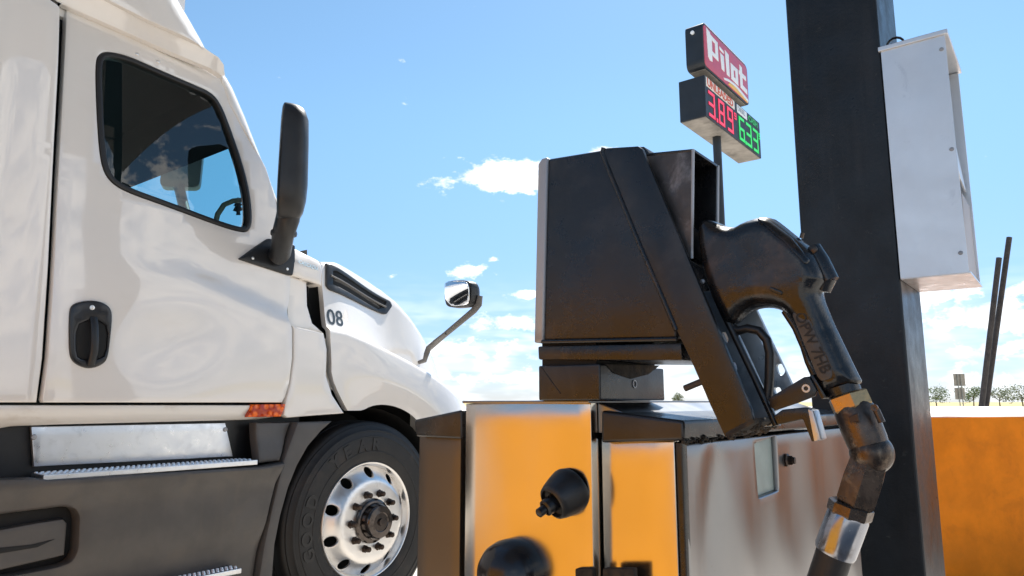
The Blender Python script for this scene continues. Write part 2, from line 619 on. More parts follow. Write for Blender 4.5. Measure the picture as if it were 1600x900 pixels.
def panel(name, outline, to3, m, parent, holes=(), er=.004, thick=.03, grid=.05, roll=None, rollR=.1, wf=None, skirt_holes=True, smooth=40):
    """sheet over outline in a 2D frame. to3(x, y, w) maps to world; wf(x, y) gives the outward offset.
    Edges are rounded by er, edges along the polyline `roll` turn inward with radius rollR, a skirt gives thickness."""
    wf = wf or (lambda x, y: 0.0)
    outl = resample(outline, grid * .7)
    hs = [resample(h, grid * .5) for h in holes]
    loops = [outl] + hs
    for d in (er * .35, er):
        loops.append(inset(outl, d))
        for h in hs:
            loops.append(inset(h, -d))
    xs = [p[0] for p in outl]; ys = [p[1] for p in outl]
    pts = []
    x = min(xs) + grid / 2
    while x < max(xs):
        y = min(ys) + grid / 2
        while y < max(ys):
            p = (x, y)
            if inside(p, outl) and not any(inside(p, h) for h in hs) and poly_d(p, outl) > er * 1.8 and all(poly_d(p, h) > er * 1.8 for h in hs):
                pts.append(p)
            y += grid
        x += grid
    if roll:
        for k in (.02, .08, .18, .32, .5, .75, 1.0):
            for i in range(len(roll) - 1):
                a, b = V(roll[i]), V(roll[i + 1])
                nrm = V((-(b - a).y, (b - a).x)).normalized()
                L = (b - a).length
                for j in range(max(1, int(L / (grid * .7)))):
                    q = a + (b - a) * (j / max(1, int(L / (grid * .7))))
                    for sg in (1, -1):
                        t = q + nrm * sg * k * rollR
                        p = (t.x, t.y)
                        if inside(p, outl) and poly_d(p, outl) > er * 1.5:
                            pts.append(p)
    vv, ff = triangulate(loops, pts, outl, hs)
    bm = bmesh.new()
    bverts = []
    def drop(d, r):
        if d >= r: return 0.0
        q = 1 - d / r
        return r * (1 - sqrt(max(0, 1 - q * q)))
    for p in vv:
        d = poly_d(p, outl)
        for h in hs:
            d = min(d, poly_d(p, h))
        w = wf(*p) - drop(d, er)
        if roll:
            w -= drop(poly_d(p, roll, False), rollR)
        bverts.append(bm.verts.new(to3(p[0], p[1], w)))
    for f in ff:
        try:
            bm.faces.new([bverts[i] for i in f])
        except ValueError:
            pass
    if thick:
        be = [e for e in bm.edges if len(e.link_faces) == 1]
        ret = bmesh.ops.extrude_edge_only(bm, edges=be)
        o0 = to3(0, 0, 0)
        dv = (to3(0, 0, -thick) - o0)
        for v in [q for q in ret['geom'] if isinstance(q, bmesh.types.BMVert)]:
            v.co += dv
    return obj(name, bm, m, parent, smooth)

def pillow(name, outline, to3, m, parent, T, R, grid=.008, smooth=60, tf=None):
    """solid whose section swells from its outline: half thickness T reached R inside"""
    outl = resample(outline, grid)
    loops = [outl]
    for k in (.06, .2, .45):
        loops.append(inset(outl, R * k))
    xs = [p[0] for p in outl]; ys = [p[1] for p in outl]
    pts = []
    x = min(xs)
    while x < max(xs):
        y = min(ys)
        while y < max(ys):
            p = (x, y)
            if inside(p, outl) and poly_d(p, outl) > R * .55:
                pts.append(p)
            y += grid
        x += grid
    vv, ff = triangulate(loops[:1], [p for lp in loops[1:] for p in lp if inside(p, outl) and poly_d(p, outl) > R * .04] + pts, outl, [])
    bm = bmesh.new()
    top, bot = [], []
    for p in vv:
        d = poly_d(p, outl)
        q = 1 - min(1, d / R)
        t = T * (sqrt(max(0, 1 - q * q)))
        if tf: t *= tf(*p)
        a = bm.verts.new(to3(p[0], p[1], t))
        top.append(a)
        bot.append(a if t < 1e-5 else bm.verts.new(to3(p[0], p[1], -t)))
    for f in ff:
        try: bm.faces.new([top[i] for i in f])
        except ValueError: pass
        try: bm.faces.new([bot[i] for i in f][::-1])
        except ValueError: pass
    bmesh.ops.remove_doubles(bm, verts=bm.verts, dist=1e-6)
    return obj(name, bm, m, parent, smooth)

def text2d(body, size, bold=0.0):
    cu = bpy.data.curves.new('lettering', 'FONT')
    cu.body = body
    cu.size = size
    cu.offset = bold
    cu.resolution_u = 3
    o = bpy.data.objects.new('lettering', cu)
    COL.objects.link(o)
    dg = bpy.context.evaluated_depsgraph_get()
    me = o.evaluated_get(dg).to_mesh()
    vs = [(v.co.x, v.co.y) for v in me.vertices]
    fs = [tuple(p.vertices) for p in me.polygons]
    o.to_mesh_clear()
    bpy.data.objects.remove(o)
    bpy.data.curves.remove(cu)
    return vs, fs

def letters(name, body, size, to3, m, parent, depth=.001, bold=0.0, centre=False, scale=(1, 1), cut=None):
    """flat lettering with a little depth; to3(x, y, w)"""
    vs, fs = text2d(body, size, bold)
    xs = [p[0] for p in vs]; ys = [p[1] for p in vs]
    ox, oy = ((min(xs) + max(xs)) / 2, (min(ys) + max(ys)) / 2) if centre else (min(xs), 0)
    bm = bmesh.new()
    bv = [bm.verts.new(to3((x - ox) * scale[0], (y - oy) * scale[1], depth)) for x, y in vs]
    for f in fs:
        try: bm.faces.new([bv[i] for i in f])
        except ValueError: pass
    if cut:
        for _ in range(cut):
            bmesh.ops.subdivide_edges(bm, edges=bm.edges, cuts=1)
    be = [e for e in bm.edges if len(e.link_faces) == 1]
    ret = bmesh.ops.extrude_edge_only(bm, edges=be)
    dv = to3(0, 0, -depth) - to3(0, 0, depth)
    for v in [q for q in ret['geom'] if isinstance(q, bmesh.types.BMVert)]:
        v.co += dv
    return obj(name, bm, m, parent)

# ------------------------------------------------------------------ the setting
def sheet(name, pts, z, m, kind='structure'):
    bm = bmesh.new()
    bm.faces.new([bm.verts.new((x, y, z)) for x, y in pts])
    o = obj(name, bm, m)
    return tag(o, kind=kind)
sheet('ground', [(-2500, -2500), (2500, -2500), (2500, 2500), (-2500, 2500)], 0, 'field')
sheet('pavement', [(-60, -60), (60, -60), (60, 58), (-60, 58)], .004, 'concrete')

TA = radians(38)
U = V((sin(TA), cos(TA), 0))          # heading of the lane, the truck and the island
N = V((cos(TA), -sin(TA), 0))         # outward normal of the truck's near side
def UN(u, n, z=0.0):
    return U * u + N * n + V((0, 0, z))

# expansion joints of the slab
def joint_lines():
    bm = bmesh.new()
    for n in (-14.0, -10.2, -6.5, -2.0, 2.6, 7.0, 11.5):
        box(bm, UN(-30, n, .005), U * 80, N * .012, V((0, 0, .003)))
    for u in range(-24, 44, 6):
        box(bm, UN(u, -20, .0055), N * 40, U * .012, V((0, 0, .003)))
    o = obj('pavement_joint', bm, 'asphalt')
    tag(o, kind='structure')
joint_lines()
bm = bmesh.new()
box(bm, UN(.25, -1.02, .004), U * 5.0, N * 1.75, V((0, 0, .15)), .03)
tag(obj('island_kerb', bm, 'concrete'), kind='structure')

# ------------------------------------------------------------------ semi truck
W0 = CAM + ray(573, 812) * 3.8        # centre of the steer wheel's outer face
TB = V((W0.x, W0.y, 0))
truck = thing('semi_truck', TB, atan2(U.y, U.x), 'white semi truck cab parked beyond the fuel island, numbered 08', 'truck')
def T(s, z, w=0.0):
    return TB + U * s + N * w + V((0, 0, z))
def tsz(px, py, wf=0.0):
    """photo pixel -> (s, z) on the truck's side surface w = wf(s, z)"""
    f = wf if callable(wf) else (lambda s, z: wf)
    w = 0.0
    for _ in range(6):
        p = on_plane(px, py, TB + N * w, N)
        s, z = (p - TB).dot(U), p.z
        w = f(s, z)
    return s, z
def TP(pts, wf=0.0):
    return [tsz(x, y, wf) for x, y in pts]
def Tm(x, y, w):
    return T(x, y, w)

CRE = [tsz(300, 432), tsz(380, 466), tsz(460, 502)]
def crease_z(s):
    return interp([p[0] for p in CRE], [p[1] for p in CRE], s)
def wcab(s, z):
    w = -.02
    if z > 1.55:
        w -= .085 * ((z - 1.55) / 1.15) ** 1.4
    w -= .034 * smoothstep(-1.45, -.6, s) * smoothstep(crease_z(s) - .012, crease_z(s) + .05, z)
    w -= .012 * exp(-((s + 1.1 - (z - 1.4) * .5) / .22) ** 2 - ((z - 1.38) / .16) ** 2)
    w += .012 * (1 - ((z - 1.4) / .5) ** 2) if abs(z - 1.4) < .5 else 0
    return w

WIN = [(150, 95), (156, 84), (168, 80), (200, 87), (240, 105), (300, 131), (330, 144), (345, 162), (360, 200), (380, 258), (391, 305), (394, 345),
       (389, 361), (377, 363), (340, 352), (260, 322), (200, 301), (174, 286), (160, 264), (154, 220), (150, 140)]
win = chaikin(TP(WIN, wcab), 2)
door_o = TP([(104, 13), (110, 13), (150, 31), (200, 53), (270, 84), (330, 109), (349, 122), (356, 133), (363, 160), (389, 211), (416, 262), (428, 300),
             (440, 350), (451, 390), (454, 432), (452, 470), (452, 500), (457, 514), (457, 560), (452, 600), (446, 620), (441, 629),
             (68, 629), (66, 625), (75, 560), (84, 420), (92, 250), (100, 100)], wcab)
door = panel('door', door_o, Tm, 'paint', truck, [win], er=.006, grid=.045, wf=wcab)
win_in = inset(win, .024)
def wseal(s, z): return wcab(s, z) + .006
panel('window_seal', inset(win, .001), Tm, 'seal', door, [win_in], er=.007, thick=.04, grid=.04, wf=wseal)
panel('window_glass', inset(win, .016), Tm, 'glass', door, er=.001, thick=0, grid=.06, wf=lambda s, z: wcab(s, z) - .012)
for (x, y) in ((214, 85), (247, 97)):
    bm = bmesh.new()
    s, z = tsz(x, y, wcab)
    lathe(bm, T(s, z, wcab(s, z) - .001), N, [(.009, 0), (.008, .004), (.004, .006), (0, .0065)], 10)
    obj('rivet', bm, 'alu', door, 60)
# door handle
HND = [(107, 487), (112, 476), (125, 471), (145, 469), (162, 473), (173, 482), (175, 497), (172, 530), (168, 560), (160, 570), (140, 577), (122, 572), (110, 562), (107, 545)]
h_o = chaikin(TP(HND, wcab), 2)
REC = [(118, 509), (138, 500), (152, 500), (168, 512), (165, 555), (150, 562), (128, 562), (118, 556)]
rec = chaikin(TP(REC, wcab), 1)
handle = panel('handle', h_o, Tm, 'plastic_gloss', door, [rec], er=.008, grid=.03, thick=.03, wf=lambda s, z: wcab(s, z) + .010)
panel('handle_cup', rec, Tm, 'recess', door, er=.002, grid=.03, thick=0, wf=lambda s, z: wcab(s, z) + .002)
bm = bmesh.new()
tube(bm, [T(*tsz(x, y, wcab), wcab(-1.4, 1.5) + dw) for x, y, dw in ((145, 497, .008), (144, 510, .022), (143, 530, .03), (142, 550, .028), (140, 570, .012))], .0155, 10, flat=.7)
obj('grip', bm, 'plastic', door, 60)
bm = bmesh.new()
s, z = tsz(142, 481, wcab)
lathe(bm, T(s, z, wcab(s, z) + .008), N, [(.0095, 0), (.0095, .005), (.0045, .006), (.003, .003), (0, .003)], 14)
obj('lock', bm, 'alu', door, 40)

def wsleep(s, z):
    return -.025 + .035 * smoothstep(-1.78, -2.05, s) - .02 * exp(-((s + 1.82) / .09) ** 2) * smoothstep(1.3, 2.2, z) - .03 * smoothstep(2.4, 3.2, z)
SLP = [(62, 629), (71, 560), (80, 420), (88, 250), (96, 100), (100, 8), (96, 2), (40, -40), (-30, -90), (-420, -240), (-420, 629)]
panel('sleeper_side', TP(SLP), Tm, 'paint', truck, er=.008, grid=.06, wf=wsleep)

bm = bmesh.new()
box(bm, T(-1.80, 1.10, -.21), U * .32, N * .06, V((0, 0, 1.66)))
box(bm, T(-3.4, 1.08, -.2), U * 2.95, N * .09, V((0, 0, .1)))
obj('door_jamb', bm, 'black', truck)
# roof rail (overhangs the door a little), roof cap and A-pillar
def wrail(s, z):
    lo = tsz(110, 9, -.06)
    return -.075 + .055 * smoothstep(0, .13, z - interp(RX, RZ, s))
_low = TP([(40, -22), (104, 8), (150, 27), (270, 79), (330, 104), (350, 117)], -.06)
RX = [p[0] for p in _low]; RZ = [p[1] for p in _low]
RAIL = [(44, -26), (104, 6), (110, 9), (270, 80), (330, 105), (350, 118), (355, 116), (350, 101), (340, 90), (310, 71), (230, 36), (163, 1), (60, -48)]
panel('roof_rail', TP(RAIL, -.06), Tm, 'paint', truck, er=.006, grid=.03, wf=wrail)
CAPR = [(346, 84), (330, 53), (312, 21), (298, -3), (280, -40), (250, -100)]
CAPO = [(60, -52), (163, -3), (232, 32), (312, 68), (342, 87), (351, 96)] + CAPR + [(60, -100)]
panel('roof_cap', TP(CAPO, -.02), Tm, 'paint', truck, er=.006, grid=.04, roll=TP([(351, 96)] + CAPR, -.02), rollR=.14, thick=1.6, wf=lambda s, z: -.02)
PILR = [(354, 97), (366, 106), (379, 130), (397, 177), (417, 236), (431, 276), (446, 322), (460, 372)]
PILO = PILR + [(458, 392), (455, 390), (443, 350), (431, 300), (420, 261), (393, 210), (367, 159), (360, 131), (354, 118)]
panel('windscreen_pillar', TP(PILO, -.07), Tm, 'paint', truck, er=.005, grid=.03, roll=TP(PILR, -.07), rollR=.055, thick=.16, wf=lambda s, z: wcab(s, z) + .006)

# sill below the door
def wsill(s, z):
    return -.03 - .09 * smoothstep(1.11, 1.0, z) ** 1.5
SIL = [(-420, 633), (446, 633), (438, 652), (415, 656), (100, 664), (30, 667), (-60, 685), (-420, 720)]
panel('sill', TP(SIL), Tm, 'paint_sill', truck, er=.006, grid=.03, wf=wsill)
LMP = TP([(397, 632), (451, 631), (443, 651), (390, 652)])
panel('marker_lamp', LMP, Tm, 'amber', truck, er=.006, grid=.02, thick=.02, wf=lambda s, z: -.018)

# cowl between door and hood
COWL = TP([(459, 509), (508, 520), (513, 545), (512, 587), (522, 617), (541, 646), (452, 653), (446, 648), (450, 624), (456, 600), (461, 560), (461, 515)])
cowl = panel('cowl', COWL, Tm, 'paint', truck, er=.008, grid=.04, wf=lambda s, z: -.02 + .01 * (1 - ((z - 1.4) / .5) ** 2))
COWT = TP([(459, 381), (500, 406), (503, 412), (502, 447), (456, 430)], -.05)
panel('cowl_top', COWT, Tm, 'paint', truck, er=.012, grid=.03, thick=.14, wf=lambda s, z: -.045 - .05 * smoothstep(1.82, 1.95, z))
COWI = TP([(448, 425), (479, 438), (480, 478), (488, 505), (505, 520), (450, 512)], -.075)
panel('cowl_inset', COWI, Tm, 'paint', truck, er=.004, grid=.04, thick=.02, wf=lambda s, z: -.075)
COWD = TP([(466, 415), (512, 430), (516, 530), (466, 515)], -.22)
panel('cowl_gap_shade', COWD, Tm, 'recess', truck, er=.002, grid=.06, thick=.02, wf=lambda s, z: -.22)  # near-black sheet painted in for the shade inside the air gap
sx, sz = tsz(466, 411, -.045)
ex, ez = tsz(501, 425, -.045)
kx = sqrt((ex - sx) ** 2 + (ez - sz) ** 2)
ca, sa = (ex - sx) / kx, (ez - sz) / kx
letters('lettering', 'CASCADIA', kx / 5.5, lambda x, y, w: T(sx + x * ca - y * sa, sz + x * sa + y * ca, -.044 + w), 'chrome_letter', cowl, .001, 0)

# hood: lofted from cross sections
S0, S1 = -.335, 1.06
def nose_w(s): return -.02 - .22 * max(0, (s - .42) / .70) ** 2.6
def ledge(s): return .02 + .15 * smoothstep(-.35, .35, s)
HS = [-0.335, -0.205, -0.074, 0.056, 0.187, 0.317, 0.448, 0.578, 0.709, 0.839, 0.97, 1.1]
HZ = [1.900, 1.918, 1.904, 1.887, 1.865, 1.829, 1.773, 1.688, 1.575, 1.448, 1.320, 1.20]
FZ = [1.522, 1.512, 1.481, 1.445, 1.406, 1.365, 1.318, 1.264, 1.206, 1.143, 1.093, 1.043]
SL = [tsz(x, y, w) for x, y, w in ((545, 645, -.02), (530, 617, -.02), (518, 588, -.02), (518, 560, -.02), (514, 524, -.03), (504, 484, -.1), (503, 440, -.12), (506, 405, -.15))]
SLz = [p[1] for p in SL]; SLs = [p[0] for p in SL]
def hood_z(s): return interp(HS, HZ, s)
def fend_z(s): return interp(HS, FZ, s)
def section(s):
    zf, zh, wf_, l = fend_z(s), hood_z(s), nose_w(s), ledge(s)
    zh = max(zh, zf + .03)
    ss = max(s, -.19)
    zl = .51 + sqrt(max(.02, .605 ** 2 - ss * ss)) if ss < .56 else .74
    zl = min(zl, zf - .02)
    P = []
    for k in range(9):
        t = k / 8
        z = zl + (zf - .035 - zl) * t
        P.append((wf_ + .022 * sin(pi * t) * smoothstep(-.3, .1, s), z))
    P += [(wf_ - .004, zf - .022), (wf_ - .012, zf - .011), (wf_ - .025, zf - .003), (wf_ - .03 - l * .35, zf + .004), (wf_ - .025 - l * .75, zf + .012),
          (wf_ - .025 - l, zf + .024)]
    w2 = wf_ - .03 - l
    h = zh - (zf + .03)
    for t in (.12, .3, .5, .68, .82, .91):
        P.append((w2 - .075 * t - .012 * t * t, zf + .03 + h * t))
    P += [(w2 - .09, zf + .03 + h * .945), (w2 - .103, zf + .03 + h * .972), (w2 - .125, zf + .03 + h * .99), (w2 - .17, zh + .002), (w2 - .34, zh + .016)]
    w3 = w2 - .34
    for t in (.25, .5, .75, 1):
        P.append((w3 + (-1.19 - w3) * t, zh + .012 + .05 * sin(t * pi / 2)))
    return P
NS = 34
bm = bmesh.new()
rows = []
for i in range(NS + 1):
    t = i / NS
    s = S0 + (S1 - S0) * t
    row = []
    for (w, z) in section(s):
        ds = (interp(SLz, SLs, z) - S0) * (1 - t) ** 2
        row.append(bm.verts.new(T(s + ds, z, w)))
    rows.append(row)
for i in range(NS):
    for k in range(len(rows[0]) - 1):
        bm.faces.new([rows[i][k], rows[i + 1][k], rows[i + 1][k + 1], rows[i][k + 1]])
# mirror half, rear lip and nose
tip = rows[-1]
bm.faces.new([v for v in tip] + [bm.verts.new(T(S1 + .02, .8, -1.19))])
be = [e for e in bm.edges if len(e.link_faces) == 1 and all(v in rows[0] for v in e.verts)]
ret = bmesh.ops.extrude_edge_only(bm, edges=be)
for v in [q for q in ret['geom'] if isinstance(q, bmesh.types.BMVert)]:
    v.co += -N * .05 + U * .01
half = list(bm.verts)
gm = bmesh.ops.duplicate(bm, geom=list(bm.verts) + list(bm.edges) + list(bm.faces))
for v in [q for q in gm['geom'] if isinstance(q, bmesh.types.BMVert)]:
    w = (v.co - TB).dot(N)
    v.co += N * (2 * (-1.19 - w))
hood = obj('hood', bm, 'paint', truck, 50)
def nominal(s, z):
    sn = s
    for _ in range(8):
        sn = s - (interp(SLz, SLs, z) - S0) * (1 - (sn - S0) / (S1 - S0)) ** 2
    return max(sn, S0)
def hoodw(s, z):
    s = nominal(s, z)
    P = section(s)
    for a, b_ in zip(P, P[1:]):
        if a[1] <= z <= b_[1] and b_[1] > a[1]:
            return a[0] + (b_[0] - a[0]) * (z - a[1]) / (b_[1] - a[1])
    return P[0][0] if z < P[0][1] else P[-6][0]
def ventw(s, z):
    s = nominal(s, z)
    t = max(0, min(1, (z - fend_z(s) - .03) / (hood_z(s) - fend_z(s) - .03)))
    return nose_w(s) - .03 - ledge(s) - .075 * t - .012 * t * t
# hood air intake
VNT = TP([(508, 411), (517, 413), (608, 470), (612, 478), (603, 491), (597, 491), (513, 453), (508, 447)], ventw)
VO = TP([(519, 424), (524, 424), (602, 472), (600, 478), (590, 483), (519, 444)], ventw)
VNT_R = round_corners(VNT, .012)
vent = panel('vent_frame', VNT_R, Tm, 'plastic', hood, [VO], er=.006, grid=.03, thick=.03, wf=lambda s, z: ventw(s, z) + .011)
panel('vent_mesh', VO, Tm, 'recess', hood, er=.001, grid=.03, thick=0, wf=lambda s, z: ventw(s, z) + .003)
for (a, b_, r) in (((515, 431), (601, 480), .006),):
    bm = bmesh.new()
    pa, pb = tsz(*a, ventw), tsz(*b_, ventw)
    tube(bm, [T(pa[0] + (pb[0] - pa[0]) * k / 8, pa[1] + (pb[1] - pa[1]) * k / 8, ventw(pa[0] + (pb[0] - pa[0]) * k / 8, pa[1] + (pb[1] - pa[1]) * k / 8) + .012) for k in range(9)], r, 8)
    obj('vent_slat', bm, 'arm_grey', hood, 60)
# 08
n0, n1_ = tsz(512.5, 506, hoodw), tsz(535, 510, hoodw)
kx = sqrt((n1_[0] - n0[0]) ** 2 + (n1_[1] - n0[1]) ** 2)
nh = tsz(523, 483, hoodw)[1] - tsz(523, 506, hoodw)[1]
vs_, fs_ = text2d('08', 1)
wx = max(p[0] for p in vs_) - min(p[0] for p in vs_); hy = max(p[1] for p in vs_)
def num3(x, y, w):
    s = n0[0] + x; z = n0[1] + y + (n1_[1] - n0[1]) * x / kx * .4
    return T(s, z, hoodw(s, z) + .001 + w)
letters('fleet_number', '08', 1, num3, 'number', hood, .0006, .012, scale=(kx / wx * 1.08, nh / hy))

# hood mirror on its arm
MS = .60
mp0 = TB + U * MS
def hm(px, py, d=0.0):
    p = on_plane(px, py, mp0, U) + U * d
    return p
HM = [(693, 444), (699, 438), (729, 437), (737, 443), (736, 472), (730, 479), (701, 481), (694, 474)]
hm3 = [hm(x, y) for x, y in HM]
hm2 = chaikin([((p - mp0).dot(N), p.z) for p in hm3], 2)
def HM3(x, y, w): return mp0 + N * x + V((0, 0, y)) - U * w
mir = panel('hood_mirror', hm2, HM3, 'plastic', truck, er=.010, thick=.05, grid=.03, wf=lambda x, y: 0)
mcx = sum(p[0] for p in hm2) / len(hm2); mcz = sum(p[1] for p in hm2) / len(hm2)
panel('mirror_glass', inset(hm2, .008), HM3, 'mirror', mir, er=.002, thick=.002, grid=.012, wf=lambda x, y: .014 + .10 * (y - mcz) + .06 * (x - mcx) - .5 * ((x - mcx) ** 2 + (y - mcz) ** 2))
bm = bmesh.new()
cx = sum(p[0] for p in hm2) / len(hm2); cz = sum(p[1] for p in hm2) / len(hm2)
for i, k in enumerate((1.0, .96, .8, .45)):
    pass
rings = []
for k, d in ((1.0, -.045), (.97, -.075), (.84, -.10), (.5, -.118), (.05, -.122)):
    rings.append([bm.verts.new(HM3(cx + (x - cx) * k, cz + (y - cz) * k, d)) for x, y in hm2])
for i in range(len(rings) - 1):
    for k in range(len(hm2)):
        bm.faces.new([rings[i][k], rings[i][(k + 1) % len(hm2)], rings[i + 1][(k + 1) % len(hm2)], rings[i + 1][k]])
obj('mirror_shell', bm, 'plastic', mir, 60)
bm = bmesh.new()
tube(bm, [hm(738, 460, .07), hm(736, 474, .07), hm(728, 484, .07), hm(705, 505, .06), hm(682, 526, .05), hm(664, 543, .045)], [.022, .026, .026, .024, .022, .021], 10, flat=.7)
tube(bm, [hm(671, 535, .045), hm(663, 543, .04), hm(661, 553, .03), hm(660, 563, .02), hm(650, 568, .0)], [.02, .022, .02, .018, .014], 10, flat=.8)
obj('mirror_arm', bm, 'arm_grey', mir, 60)
bm = bmesh.new()
tube(bm, [hm(673, 534, .03), hm(690, 520, .035)], .012, 8)
obj('arm_cover', bm, 'arm_grey', mir, 60)

# main side mirror: housing turned towards the driver, edge-on to us
ma = (U * -.57 + N * .82).normalized()
mn = (U * .82 + N * .57).normalized()
def mirror_housing(name, mirrored=False):
    bm = bmesh.new()
    rings = []
    p_top = on_plane(450, 165, T(-.5, 0, .17), mn * .3 + ma)
    secs = [(2.52, .6, .45, .06), (2.515, .82, .66, .05), (2.50, .95, .85, .03), (2.455, 1, 1, .01), (2.35, 1.02, 1.04, 0), (2.15, 1.02, 1.08, 0), (2.07, .98, 1.04, 0), (2.02, .8, .95, 0), (1.985, .55, .8, .0), (1.97, .45, .6, 0)]
    base = MIRB
    for (z, ka, kn, lean) in secs:
        r = []
        for k in range(28):
            a = 2 * pi * k / 28
            x = cos(a); y = sin(a)
            x = math.copysign(abs(x) ** .55, x)
            yy = y if y > 0 else y * .12
            yy = math.copysign(abs(yy) ** .8, yy)
            r.append(bm.verts.new(base + ma * x * .12 * ka + mn * (yy * .108 * kn + .012) + V((0, 0, z))))
        rings.append(r)
    for i in range(len(rings) - 1):
        for k in range(28):
            bm.faces.new([rings[i][k], rings[i][(k + 1) % 28], rings[i + 1][(k + 1) % 28], rings[i + 1][k]])
    bm.faces.new(rings[0]); bm.faces.new(rings[-1][::-1])
    return bm
pm = on_plane(436, 300, T(-.5, 0, .17), N)
MIRB = V((pm.x, pm.y, 0))
sm = obj('side_mirror', mirror_housing('side_mirror'), 'plastic', truck, 60)
bm = bmesh.new()
box(bm, MIRB + ma * -.095 - mn * .004 + V((0, 0, 2.08)), ma * .19, mn * .003, V((0, 0, .38)), .001)
obj('mirror_glass', bm, 'mirror', sm)
bm = bmesh.new()
b0 = T(*tsz(428, 402, wcab), wcab(-.66, 1.8))
tube(bm, [MIRB + mn * .055 + V((0, 0, 2.06)), MIRB + mn * .045 + V((0, 0, 1.98)), MIRB * .75 + V((b0.x, b0.y, 0)) * .25 + mn * .03 + V((0, 0, 1.92)), V((b0.x, b0.y, 0)) + N * .05 + V((0, 0, 1.86)), b0 + N * .02], [.055, .055, .052, .05, .05], 16)
obj('mirror_arm', bm, 'plastic', sm, 60)
bm = bmesh.new()
lathe(bm, MIRB * .75 + V((b0.x, b0.y, 0)) * .25 + mn * .033 + V((0, 0, 1.925)), V((0, 0, 1)), [(.05, -.012), (.06, -.01), (.062, 0), (.06, .01), (.05, .012)], 20)
obj('mirror_collar', bm, 'plastic', sm, 50)
MBP = TP([(371, 405), (400, 384), (417, 373), (440, 376), (459, 384), (459, 410), (455, 431), (448, 430)], wcab)
panel('mirror_base', round_corners(MBP, .008), Tm, 'plastic', sm, er=.008, grid=.03, thick=.03, wf=lambda s, z: wcab(s, z) + .016)
for (x, y) in ((392, 404), (446, 421)):
    bm = bmesh.new()
    s, z = tsz(x, y, wcab)
    lathe(bm, T(s, z, wcab(s, z) + .016), N, [(.008, 0), (.007, .003), (0, .004)], 10)
    obj('mirror_screw', bm, 'alu', sm, 50)

# cab interior and far side
WIDE = -2.18
bm = bmesh.new()
hd = tsz(366, 229, -.12)                 # windscreen header
wb = tsz(452, 375, -.12)                 # windscreen base
bk = -1.72
def quad(bm, pts):
    bm.faces.new([bm.verts.new(p) for p in pts])
zr = 2.66
quad(bm, [T(bk, zr, -.13), T(hd[0] - .12, zr - .02, -.13), T(hd[0] - .12, zr - .02, WIDE), T(bk, zr, WIDE)])
quad(bm, [T(hd[0] - .12, zr - .02, -.13), T(hd[0], hd[1], -.13), T(hd[0], hd[1], WIDE), T(hd[0] - .12, zr - .02, WIDE)])
obj('headliner', bm, 'headliner', truck)
bm = bmesh.new()
quad(bm, [T(bk, 1.15, -.13), T(bk, 1.15, WIDE), T(bk, zr, WIDE), T(bk, zr, -.13)])
quad(bm, [T(bk, 1.2, -.13), T(.0, 1.2, -.13), T(.0, 1.2, WIDE), T(bk, 1.2, WIDE)])
quad(bm, [T(-.3, 1.2, -.13), T(-.3, 1.2, WIDE), T(-.36, wb[1] - .03, WIDE), T(-.36, wb[1] - .03, -.13)])
box(bm, T(-.62, 1.5, -.14), U * .3, -N * (2.0), V((0, 0, wb[1] - 1.56)), .03)
obj('cab_interior', bm, 'interior', truck)
# seat
bm = bmesh.new()
box(bm, T(-1.60, 1.45, -.35), U * .55, -N * .5, V((0, 0, .16)), .05, 3)
prism(bm, [T(-1.62, 1.55, -.35), T(-1.48, 1.55, -.35), T(-1.60, 2.15, -.35), T(-1.70, 2.15, -.35)], -N * .5, .03)
obj('seat', bm, 'interior', truck, 50)
# far door wall with its window opening
far_win = [(s, z) for s, z in win]
far_o = [(bk, 1.13), (-.42, 1.13), (wb[0], wb[1]), (hd[0], hd[1]), (hd[0] - .12, zr), (bk, zr)]
def Tfar(x, y, w): return T(x, y, WIDE - w)
fd = panel('far_door', far_o, Tfar, 'interior', truck, [inset(far_win, .02)], er=.004, thick=.05, grid=.09)
panel('far_glass', inset(far_win, .015), Tfar, 'glass', fd, er=.001, thick=0, grid=.2)
bm = bmesh.new()
quad(bm, [T(wb[0] + .02, wb[1] - .03, -.14), T(wb[0] + .02, wb[1] - .03, WIDE), T(hd[0], hd[1] + .01, WIDE), T(hd[0], hd[1] + .01, -.14)])
obj('windscreen', bm, 'windscreen', truck)
bm = bmesh.new()
tube(bm, [T(wb[0] - .02, wb[1] - .05, WIDE + .03), T(hd[0], hd[1] + .02, WIDE + .03)], .05, 8)
obj('far_pillar', bm, 'interior', truck, 60)
# far mirror seen through the cab
q = on_plane(282, 256, T(0, 0, -2.42), N)
bm = bmesh.new()
qs, qz = (q - TB).dot(U), q.z
mo = round_corners([(-.14, -.2), (.15, -.18), (.16, .19), (-.13, .2)], .05)
pr = [T(qs, qz, -2.42) + (U * .45 + N * .3).normalized() * x * 1.0 + V((0, 0, y)) for x, y in mo]
prism(bm, pr, (U * .3 - N * .45).normalized() * .12, .02)
obj('far_mirror', bm, 'plastic', truck, 50)
bm = bmesh.new()
tube(bm, [T(qs, qz - .18, -2.42), T(qs + .02, qz - .35, -2.36), T(qs + .03, qz - .6, -2.22)], .04, 8)
obj('far_mirror_arm', bm, 'plastic', truck, 60)
bm = bmesh.new()
tube(bm, [T(*tsz(x, y, -.2), -.2) for x, y in ((336, 352), (340, 335), (350, 320), (364, 314), (384, 312))], .013, 10)
obj('grab_handle', bm, 'grab', truck, 60)
bm = bmesh.new()
TREE = [(372, 308), (376, 313), (374, 315), (379, 320), (376, 322), (381, 328), (375, 330), (376, 336), (369, 336), (370, 331), (364, 329), (368, 322), (365, 321), (370, 315), (368, 313)]
prism(bm, [T(*tsz(x, y, -.3), -.3) for x, y in TREE], -N * .003)
